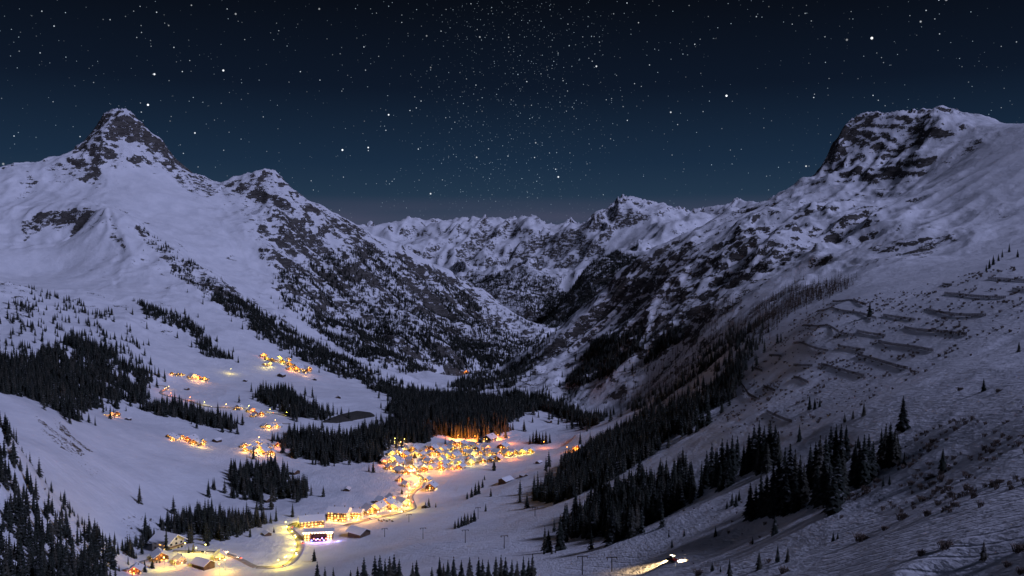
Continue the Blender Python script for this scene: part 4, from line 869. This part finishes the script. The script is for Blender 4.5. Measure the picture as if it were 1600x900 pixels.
# hotels in the lower village: long blocks with balconies on every floor
def hotel(x, y, wp, floors, label, rz, lp, depth=.6, lit=.9):
    v = hit(x, y); w = wp * math.hypot(v.x, v.y) / F; h = floors * 3.1; l = w * depth; r = thing('hotel', label, 'hotel', v, face_cam(v, rz))
    new_obj('wall', MB().box(-w/2, w/2, -l/2, l/2, -8, h).mesh('wall', M['plaster']), r)
    b = MB(); rise = w * .16
    b.add([(-w/2-1.6,-l/2-1.8,h-.6),(w/2+1.6,-l/2-1.8,h-.6),(w/2+1.6,l/2+1.8,h-.6),(-w/2-1.6,l/2+1.8,h-.6),(-w/2-1.6,0,h+rise),(w/2+1.6,0,h+rise),(-w/2-1.6,-l/2-1.8,h-.1),(w/2+1.6,-l/2-1.8,h-.1),(w/2+1.6,l/2+1.8,h-.1),(-w/2-1.6,l/2+1.8,h-.1),(-w/2-1.6,0,h+rise+.6),(w/2+1.6,0,h+rise+.6)],
          [(3,2,1,0),(0,1,7,6),(2,3,9,8),(6,7,11,10),(10,11,8,9),(0,6,10,9,3),(1,2,8,11,7)])
    rf = new_obj('roof', b.mesh('roof', M['roof_snow']), r)
    for cx in (-w*.25, w*.28): c = new_obj('chimney', MB().box(-.6,.6,-.6,.6,-1,2.2).mesh('chimney', M['stone']), rf); c.location = (cx, 1.5, h + rise)
    n = max(4, int(w / 4.2)); pm = MB().box(-.75,.75,-.08,.08,-.85,.85).mesh('window', M['win_gold'])
    for f in range(floors):
        if f: new_obj('balcony', MB().box(-w/2,w/2,-l/2-1.5,-l/2-.02,f*3.1-.15,f*3.1).box(-w/2,w/2,-l/2-1.52,-l/2-1.44,f*3.1,f*3.1+1.0).mesh('balcony', M['timber']), r)
        for k in range(n):
            for side in (0, 1):
                if side and k >= n // 2 + 1: continue
                m = rnd.choice((M['win_warm'], M['win_gold'], M['win_gold'], M['win_dim'])) if rnd.random() < lit else M['glass']
                o = new_obj('window', pm, r); o.material_slots[0].link = 'OBJECT'; o.material_slots[0].material = m
                if side == 0: o.location = (-w/2 + (k + .5) * w / n, -l/2 - .05, f * 3.1 + 1.7)
                else: o.location = (w/2 + .05, -l/2 + (k + .5) * l / (n // 2 + 1), f * 3.1 + 1.7); o.rotation_euler = (0, 0, math.pi / 2)
    for k in range(3):
        u = (k - 1) * w * .33; lm = new_obj('terrace_lamp', LAMPB[lp[0]], r); lm.location = (u, -l/2 - 2.2, 2.7); bulb(r, (u, -l/2 - 3.4, 3.4), lp[1], lp[0])
    return r
hotel(487, 822, 36, 3, 'broad lit hotel behind the stage pavilion', .1, ('gold', 1800))
hotel(530, 812, 31, 4, 'tall balconied hotel beside the barn', -.35, ('gold', 2200), .7)
hotel(556, 809, 20, 3, 'narrow lit hotel right of the tall balconied one', -.3, ('gold', 2000), .8)

# open-air stage pavilion in front of the broad hotel
def pavilion():
    v = hit(498, 843); r = thing('stage_pavilion', 'brightly lit stage pavilion with blue and purple lights in front of the hotel', 'pavilion', v, face_cam(v, -.12)); w, h, l = 34.0, 10.5, 12.0
    for s in (-1, 1):
        new_obj('side_wall', MB().box(s*w/2 - s*7, s*w/2, -l/2, l/2, -6, h).mesh('side_wall', M['timber']) if s > 0 else MB().box(-w/2, -w/2+8, -l/2, l/2, -6, h).mesh('side_wall', M['timber']), r)
    new_obj('back_wall', MB().box(-w/2+8, w/2-7, l/2-1, l/2, -6, h).mesh('back_wall', M['dark_timber']), r)
    rf = new_obj('roof', MB().box(-w/2-1.5, w/2+1.5, -l/2-2, l/2+1, h, h+1.4).mesh('roof', M['roof_snow']), r)
    for k in range(11):
        lm = new_obj('roof_lamp', LAMPB['white'], rf); lm.location = (-w/2 + k * w / 10, -l/2 - 2.3, h - .3)
        if k % 2 == 0: bulb(rf, (-w/2 + k * w / 10, -l/2 - 3.6, h - 1.0), 750, 'gold')
    pm = MB().box(-.9,.9,-.08,.08,-1,1).mesh('window', M['win_gold'])
    for f in range(3):
        for x in (-w/2+2, -w/2+5.5, w/2-5, w/2-2): o = new_obj('window', pm, r); o.location = (x, -l/2 - .05, 2 + f * 3.2)
    new_obj('stage', MB().box(-w/2+9, w/2-8, -l/2-4, l/2-1.2, -4, 1.4).mesh('stage', M['metal']), r)
    for k in range(9):
        mt = (M['stage_blue'], M['stage_purple'], M['stage_red'])[(k * 2) % 3]; me = ball(.7); me.materials.append(mt); o = new_obj('stage_light', me, r); o.location = (-7 + k * 2.4, -l/2 - 5 + (k % 3) * 1.2, 2.4 + (k % 2) * 1.6)
    for x, c, p in ((-6, (.3, .25, 1), 1500), (3, (.6, .2, 1), 1500), (12, (.25, .22, 1), 2400), (24, (.3, .28, 1), 2000)):
        q = bpy.data.lights.new('stage_glow', 'POINT'); q.energy = p; q.color = c; q.shadow_soft_size = .6; o = bpy.data.objects.new('stage_glow', q); COL.objects.link(o); o.parent = r; o.location = (x, -l/2 - 7, 3.2)
pavilion()

def church():
    v = hit(648, 733); r = thing('church', 'white floodlit village church with pointed spire', 'church', v, face_cam(v, .5))
    new_obj('nave', MB().box(-5,5,2,22,-4,8).mesh('nave', M['plaster']), r)
    b = MB(); b.add([(-6,1.2,7.6),(6,1.2,7.6),(6,23,7.6),(-6,23,7.6),(0,1.2,14),(0,23,14)], [(0,1,4),(2,3,5),(1,2,5,4),(3,0,4,5),(3,2,1,0)]); new_obj('nave_roof', b.mesh('nave_roof', M['roof_snow']), r)
    t = new_obj('tower', MB().box(-2.6,2.6,-3.2,2,-4,19).mesh('tower', M['roof_snow']), r)
    b = MB(); b.add([(-3,-3.6,19),(3,-3.6,19),(3,2.4,19),(-3,2.4,19),(0,-.6,30)], [(3,2,1,0),(0,1,4),(1,2,4),(2,3,4),(3,0,4)]); new_obj('spire', b.mesh('spire', M['dark_timber']), t)
    pm = MB().box(-.5,.5,-.08,.08,-.9,.9).mesh('window', M['win_gold'])
    for z in (6, 15): o = new_obj('window', pm, r); o.location = (0, -3.27, z)
    for s in (-1, 1):
        for y in (7, 12, 17): o = new_obj('window', pm, r); o.location = (s * 5.05, y, 4.5); o.rotation_euler = (0, 0, math.pi / 2)
    for x, y in ((-5, -7), (5, -7)): lm = new_obj('floodlight', LAMPB['white'], r); lm.location = (x, y, .6); bulb(r, (x, y, 2.2), 2600, 'white')
church()

# street lamps: along the roads, then those that stand out
def along(line, step, where, col, power):
    acc = 0; n = 0; pts = []
    for a, b in zip(line[:-1], line[1:]):
        acc += (b - a).length
        if acc > step: acc = 0; t = (b - a).normalized(); pts.append(b + Vector((-t.y, t.x, 0)) * 5.6)
    pts = [Vector((p.x, p.y, float(height(np.array([p.x]), np.array([p.y]))[0]))) for p in pts]
    for k, p in enumerate(pts): lamp(0, 0, power * rnd.uniform(.6, 1.3), col if rnd.random() < .7 else rnd.choice(('gold', 'green')), f'street lamp {where}, {ordinal(k + 1)} along it', v=p)
along(R1, 22, 'on the road below the lower hotel', 'green', 8000)
along(R2, 24, 'on the road curving through the village', 'gold', 8500)
along(R3, 40, 'on the lane to the lower farmhouses', 'green', 5000)
along(R4, 45, 'on the left terrace road', 'orange', 2600)
along(R5, 30, 'on the short road under the terrace', 'gold', 1500)
for x, y, pw, c, lab in [(663,738,9000,'green','brilliant yellow-green floodlight in the middle of the village'),(762,689,150000,'orange','intense orange floodlight at the forest edge behind the village'),(716,690,110000,'orange','leftmost orange floodlight under the forest edge'),(742,691,130000,'orange','orange floodlight left of the most intense one'),(778,689,110000,'orange','orange lamp lighting the forest corner'),
        (795,693,13000,'orange','orange lamp lighting the snow bank right of the forest'),(690,740,9000,'orange','orange lamp on the snow below the village'),(621,735,4000,'gold','bright lamp at the left entry of the village'),(600,727,3000,'orange','orange lamp at the left tip of the village'),(632,693,2500,'gold','lamp where the road leaves the village'),
        (361,584,4500,'green','yellow-green lamp alone on the terrace'),(415,576,3500,'green','yellow-green lamp left of the upper hamlet'),(478,588,2500,'gold','lamp at the right end of the upper hamlet'),(310,598,2600,'gold','bright lamp at the small terrace farm group'),(317,700,2400,'green','yellow-green lamp at the slope-crest houses'),
        (405,690,2400,'gold','lamp above the bright gorge hamlet'),(257,889,8000,'green','yellow-green lamp by the lowest farm lane'),(290,866,7000,'green','yellow-green lamp on the farm lane'),(322,868,6500,'green','yellow-green lamp right of the farm lane'),(352,892,8000,'green','yellow-green lamp under the lower farms'),
        (343,899,7000,'orange','orange lamp at the very bottom left'),(275,888,1600,'orange','orange lamp by the lower farmhouse'),(446,888,8000,'green','yellow-green lamp on the outer bend of the valley road'),(640,800,3600,'green','yellow-green lamp on the lower village bend'),(610,808,2600,'green','yellow-green lamp on the hotel road'),
        (545,826,6000,'gold','lamp on the square before the barn'),(575,815,6000,'gold','lamp on the hotel forecourt'),(650,768,6000,'warm','lamp on the S-bend of the village road'),(640,748,11000,'warm','lamp on the slope below the church'),(800,718,9000,'orange','orange lamp below the right end of the village'),(886,706,2600,'orange','orange lamp on the track to the wood-edge houses'),
        (850,700,7000,'orange','orange lamp midway along the snow bank')]: lamp(x, y, pw * 1.5, c, lab, 13.0 if pw > 3300 else 9.0, beam=.25 if pw > 100000 else None)

# ------------------------------------------------------------------ cars
def car_meshes():
    body = mesh('body', [(-.9,-2.1,.35),(.9,-2.1,.35),(.9,2.1,.35),(-.9,2.1,.35),(-.88,-2.15,.75),(.88,-2.15,.75),(.88,2.1,.85),(-.88,2.1,.85),(-.85,-1.0,.95),(.85,-1.0,.95),(.85,1.9,.95),(-.85,1.9,.95)],
                [(3,2,1,0),(0,1,5,4),(1,2,6,5),(2,3,7,6),(3,0,4,7),(4,5,9,8),(5,6,10,9),(6,7,11,10),(7,4,8,11),(8,9,10,11)])
    cab = mesh('cabin', [(-.82,-.9,.95),(.82,-.9,.95),(.82,1.8,.95),(-.82,1.8,.95),(-.66,-.2,1.5),(.66,-.2,1.5),(.66,1.4,1.5),(-.66,1.4,1.5)], [(0,1,5,4),(1,2,6,5),(2,3,7,6),(3,0,4,7),(4,5,6,7)], M['glass'])
    wh = MB(); wh.tube((-.11,0,0), (.11,0,0), .34, .34, 10); return body, cab, wh.mesh('wheel', M['tyre']), MB().box(-.2,.2,-.05,.05,-.1,.1).mesh('headlight', M['lamp_white']), MB().box(-.2,.2,-.05,.05,-.1,.1).mesh('taillight', M['tail'])
CB, CC, CW, CH_, CTL = car_meshes(); CB.materials.append(CAR_PAINT[0])
def car(v, rz, k, label, on=True):
    r = thing('car', label, 'car', v, rz, 'cars on the village roads'); o = new_obj('body', CB, r); o.material_slots[0].link = 'OBJECT'; o.material_slots[0].material = CAR_PAINT[k % 5]; new_obj('cabin', CC, r)
    for x in (-.85, .85):
        for y in (-1.35, 1.3): w = new_obj('wheel', CW, r); w.location = (x, y, .34)
        h = new_obj('headlight', CH_, r); h.location = (x * .75, -2.16, .66); t = new_obj('taillight', CTL, r); t.location = (x * .75, 2.13, .74)
        if not on:
            for q in (h, t): q.material_slots[0].link = 'OBJECT'; q.material_slots[0].material = M['glass']
    if on:
        q = bpy.data.lights.new('headlight_beam', 'SPOT'); q.energy = 4000; q.color = (1, .85, .62); q.spot_size = math.radians(70); q.spot_blend = .8; q.shadow_soft_size = .3
        b = bpy.data.objects.new('headlight_beam', q); COL.objects.link(b); b.parent = r; b.location = (0, -2.4, .9); b.rotation_euler = (math.radians(82), 0, math.pi)
CN = ['white', 'black', 'red', 'silver', 'blue']
def cars_on(line, fr, where):
    for k, f in enumerate(fr):
        i = min(len(line) - 2, int(f * len(line))); a, b = line[i], line[i + 1]; t = (b - a).normalized(); s = 1 if k % 2 else -1
        p = a + Vector((-t.y, t.x, 0)) * 1.9 * s; car(Vector((p.x, p.y, p.z + .04)), math.atan2(t.x, -t.y) + (math.pi if s > 0 else 0), k, f'{CN[k % 5]} car with lights on {where}, {ordinal(k + 1)} up the road')
cars_on(R1, (.12, .35, .5, .66, .82), 'driving below the lower hotel')
cars_on(R2, (.06, .16, .27, .36, .44, .52, .60, .68), 'driving through the village')
cars_on(R3, (.3, .7), 'on the farm lane')
cars_on(R4, (.08, .3, .55, .85), 'driving the terrace road')
for k in range(6):
    v = hit(592 + k * 4.2, 813.5 + (k % 2) * 1.5); car(v, .6, k + 1, f'{CN[(k + 1) % 5]} parked car below the hotel row, {ordinal(k + 1)} from the left', False)

# ------------------------------------------------------------------ dark earth bank across the terrace
def bank():
    n, mm = 34, 9; vs = []; fs = []
    for i in range(n + 1):
        u = i / n; x = 503 + 84 * u; yb = np.interp(u, [0, .3, .7, 1], [660.5, 662, 656, 651]); yt = np.interp(u, [0, .35, .65, .9, 1], [658.5, 647, 641.5, 644, 649.5])
        for j in range(mm + 1):
            t = j / mm; v = hit(x, yb + (yt - yb) * t); bump = math.sin(math.pi * min(1, max(0, t))) * math.sin(math.pi * u) ** .6 * 5
            vs.append((v.x, v.y, v.z + (bump + .4 if 0 < j < mm and 0 < i < n else -2)))
    for i in range(n):
        for j in range(mm): o = i * (mm + 1) + j; fs.append((o, o + mm + 1, o + mm + 2, o + 1))
    o = new_obj('embankment', mesh('embankment', vs, fs, M['earth'], True)); o['kind'] = 'structure'; o['label'] = 'dark bare earth bank above the gorge forest'
bank()

# ------------------------------------------------------------------ avalanche fences
FENCES = [((1301,472),(1353,478)),((1277,490),(1369,501)),((1380,494),(1430,501)),((1447,484),(1540,494)),((1476,459),(1571,466)),((1473,445),(1487,447)),((1544,436),(1612,440)),((1582,453),(1612,456)),((1255,510),(1310,521)),((1311,521),(1331,524)),
          ((1339,519),(1383,526)),((1413,512),(1510,525)),((1240,538),(1294,549)),((1310,542),(1351,549)),((1372,534),(1458,550)),((1340,556),(1399,573)),((1400,574),(1418,578)),((1283,570),(1350,589)),((1240,591),(1263,600)),((1240,571),(1269,573)),
          ((1174,575),(1191,582)),((1198,644),(1237,660)),((1153,596),(1184,623)),((1193,604),(1211,613)),((1202,556),(1221,559))]
pb = MB(); pb.box(-.16,.16,-.16,.16,-3.0,2.9); POST = pb.mesh('post', M['fence_wood']); pb = MB(); pb.tube((0,.05,2.0), (0,-2.6,-.6), .10, .10, 5); STRUT = pb.mesh('strut', M['fence_wood'])
def fence(a, b, label):
    A, B = hit(*a), hit(*b); n = max(3, int((B - A).length / 4.0)); pts = []
    for k in range(n + 1):
        p = A.lerp(B, k / n); pts.append(Vector((p.x, p.y, float(height(np.array([p.x]), np.array([p.y]))[0]))))
    zs = np.array([p.z for p in pts]); ks = np.arange(n + 1); fz = np.polyval(np.polyfit(ks, zs, 1), ks)
    for p, z_ in zip(pts, fz): p.z = .35 * float(z_) + .65 * p.z + .1
    r = thing('avalanche_fence', label, 'fence', pts[0], 0, 'avalanche fences on the right slope'); loc = [p - pts[0] for p in pts]; t = (B - A); ang = math.atan2(t.y, t.x)
    for p in loc:
        o = new_obj('post', POST, r); o.location = p; o.rotation_euler = (0, 0, ang); o = new_obj('strut', STRUT, r); o.location = p; o.rotation_euler = (0, 0, ang)
    for z in (.4, 1.1, 1.8, 2.5):
        m = MB()
        for p, q in zip(loc[:-1], loc[1:]): m.tube(p + Vector((0, 0, z)), q + Vector((0, 0, z)), .21, .21, 5)
        new_obj('rail', m.mesh('rail', M['fence_wood']), r)
FENCES.sort(key=lambda f: (f[0][1], f[0][0]))
for k, (a, b) in enumerate(FENCES): fence(a, b, f"{'short' if b[0] - a[0] < 30 else 'long' if b[0] - a[0] > 80 else 'medium'} dark avalanche fence, {ordinal(k + 1)} counted down the right slope")

# ------------------------------------------------------------------ chairlift pylons
def pylon(x, y, hp, label):
    v = hit(x, y); h = hp * math.hypot(v.x, v.y) / F; h = max(9, h); r = thing('lift_pylon', label, 'lift pylon', v, face_cam(v, .15), 'chairlift pylons on the piste')
    b = MB(); b.tube((0,0,-1), (0,0,h), .42, .28, 8); new_obj('mast', b.mesh('mast', M['metal']), r)
    b = MB(); b.box(-3.4,3.4,-.25,.25,h-.1,h+.4); new_obj('crossarm', b.mesh('crossarm', M['metal']), r)
    for s in (-1, 1):
        b = MB(); b.box(s*3.1-.2,s*3.1+.2,-1.8,1.8,h-.75,h-.15); new_obj('sheave_train', b.mesh('sheave_train', M['metal']), r)
for x, y, hp, lab in [(910,898,29,'nearest lift pylon on the lower piste'),(788,857,20,'lift pylon second nearest on the piste'),(727,848,20,'lift pylon left of the spruce clump line'),(661,842,17,'lift pylon below the barn and parked cars'),(601,839,13,'lift pylon nearest the stage pavilion'),
                      (639,816,12,'small lift pylon under the village bend'),(747,811,18,'lift pylon beside the piste spruces'),(836,807,14,'small lift pylon on the upper right piste'),(956,893,10,'low snow-gun mast beside the lit piste')]: pylon(x, y, hp, lab)

# ------------------------------------------------------------------ snow groomer working the piste
def groomer():
    v = hit(1052, 877); a = hit(1015, 883); b_ = hit(1075, 872); t = (a - b_).normalized(); rz = math.atan2(t.x, -t.y)
    r = thing('snow_groomer', 'snow groomer with dazzling work lights on the lower piste', 'snow groomer', v, rz)
    new_obj('chassis', MB().box(-1.3,1.3,-2.4,2.2,.7,1.5).mesh('chassis', CAR_PAINT[2]), r)
    c = new_obj('cab', mesh('cab', [(-1.2,-2,1.5),(1.2,-2,1.5),(1.2,.2,1.5),(-1.2,.2,1.5),(-1.1,-1.5,2.9),(1.1,-1.5,2.9),(1.1,.1,2.9),(-1.1,.1,2.9)], [(0,1,5,4),(1,2,6,5),(2,3,7,6),(3,0,4,7),(4,5,6,7)], M['glass']), r)
    for s in (-1, 1):
        m = MB(); m.add([(s*1.35,-2.6,.6),(s*1.35,-2.2,0),(s*1.35,2.2,0),(s*1.35,2.7,.6),(s*1.35,2.3,1.0),(s*1.35,-2.3,1.0),(s*2.3,-2.6,.6),(s*2.3,-2.2,0),(s*2.3,2.2,0),(s*2.3,2.7,.6),(s*2.3,2.3,1.0),(s*2.3,-2.3,1.0)],
                       [(0,1,2,3,4,5),(11,10,9,8,7,6)] + [(k, 6 + k, 6 + (k + 1) % 6, (k + 1) % 6) for k in range(6)]); new_obj('track', m.mesh('track', M['tyre']), r)
    m = MB(); m.add([(-2.6,-3.6,.1),(2.6,-3.6,.1),(2.6,-3.4,1.2),(-2.6,-3.4,1.2),(-2.6,-3.3,.1),(2.6,-3.3,.1),(2.6,-3.2,1.2),(-2.6,-3.2,1.2)], [(0,1,2,3),(7,6,5,4),(0,3,7,4),(1,5,6,2),(3,2,6,7),(0,4,5,1)]); new_obj('blade', m.mesh('blade', M['metal']), r)
    new_obj('tiller', MB().box(-2.5,2.5,2.7,3.7,.15,.8).mesh('tiller', M['metal']), r)
    for x in (-.8, 0, .8): o = new_obj('work_light', LAMPB['white'], r); o.location = (x, -1.6, 3.1); o.scale = (.3,) * 3; o = new_obj('work_light', LAMPB['white'], r); o.location = (x, .3, 3.1); o.scale = (.3,) * 3
    for y, sg, e in ((-1.9, -1, 220000), (.6, 1, 220000)):
        q = bpy.data.lights.new('work_beam', 'SPOT'); q.energy = e; q.color = (1, .66, .30); q.spot_size = math.radians(32); q.spot_blend = .7; q.shadow_soft_size = .4
        o = bpy.data.objects.new('work_beam', q); COL.objects.link(o); o.parent = r; o.location = (0, y, 3.3); o.rotation_euler = (math.radians(52 if sg < 0 else 78), 0, math.pi if sg < 0 else 0)
groomer()
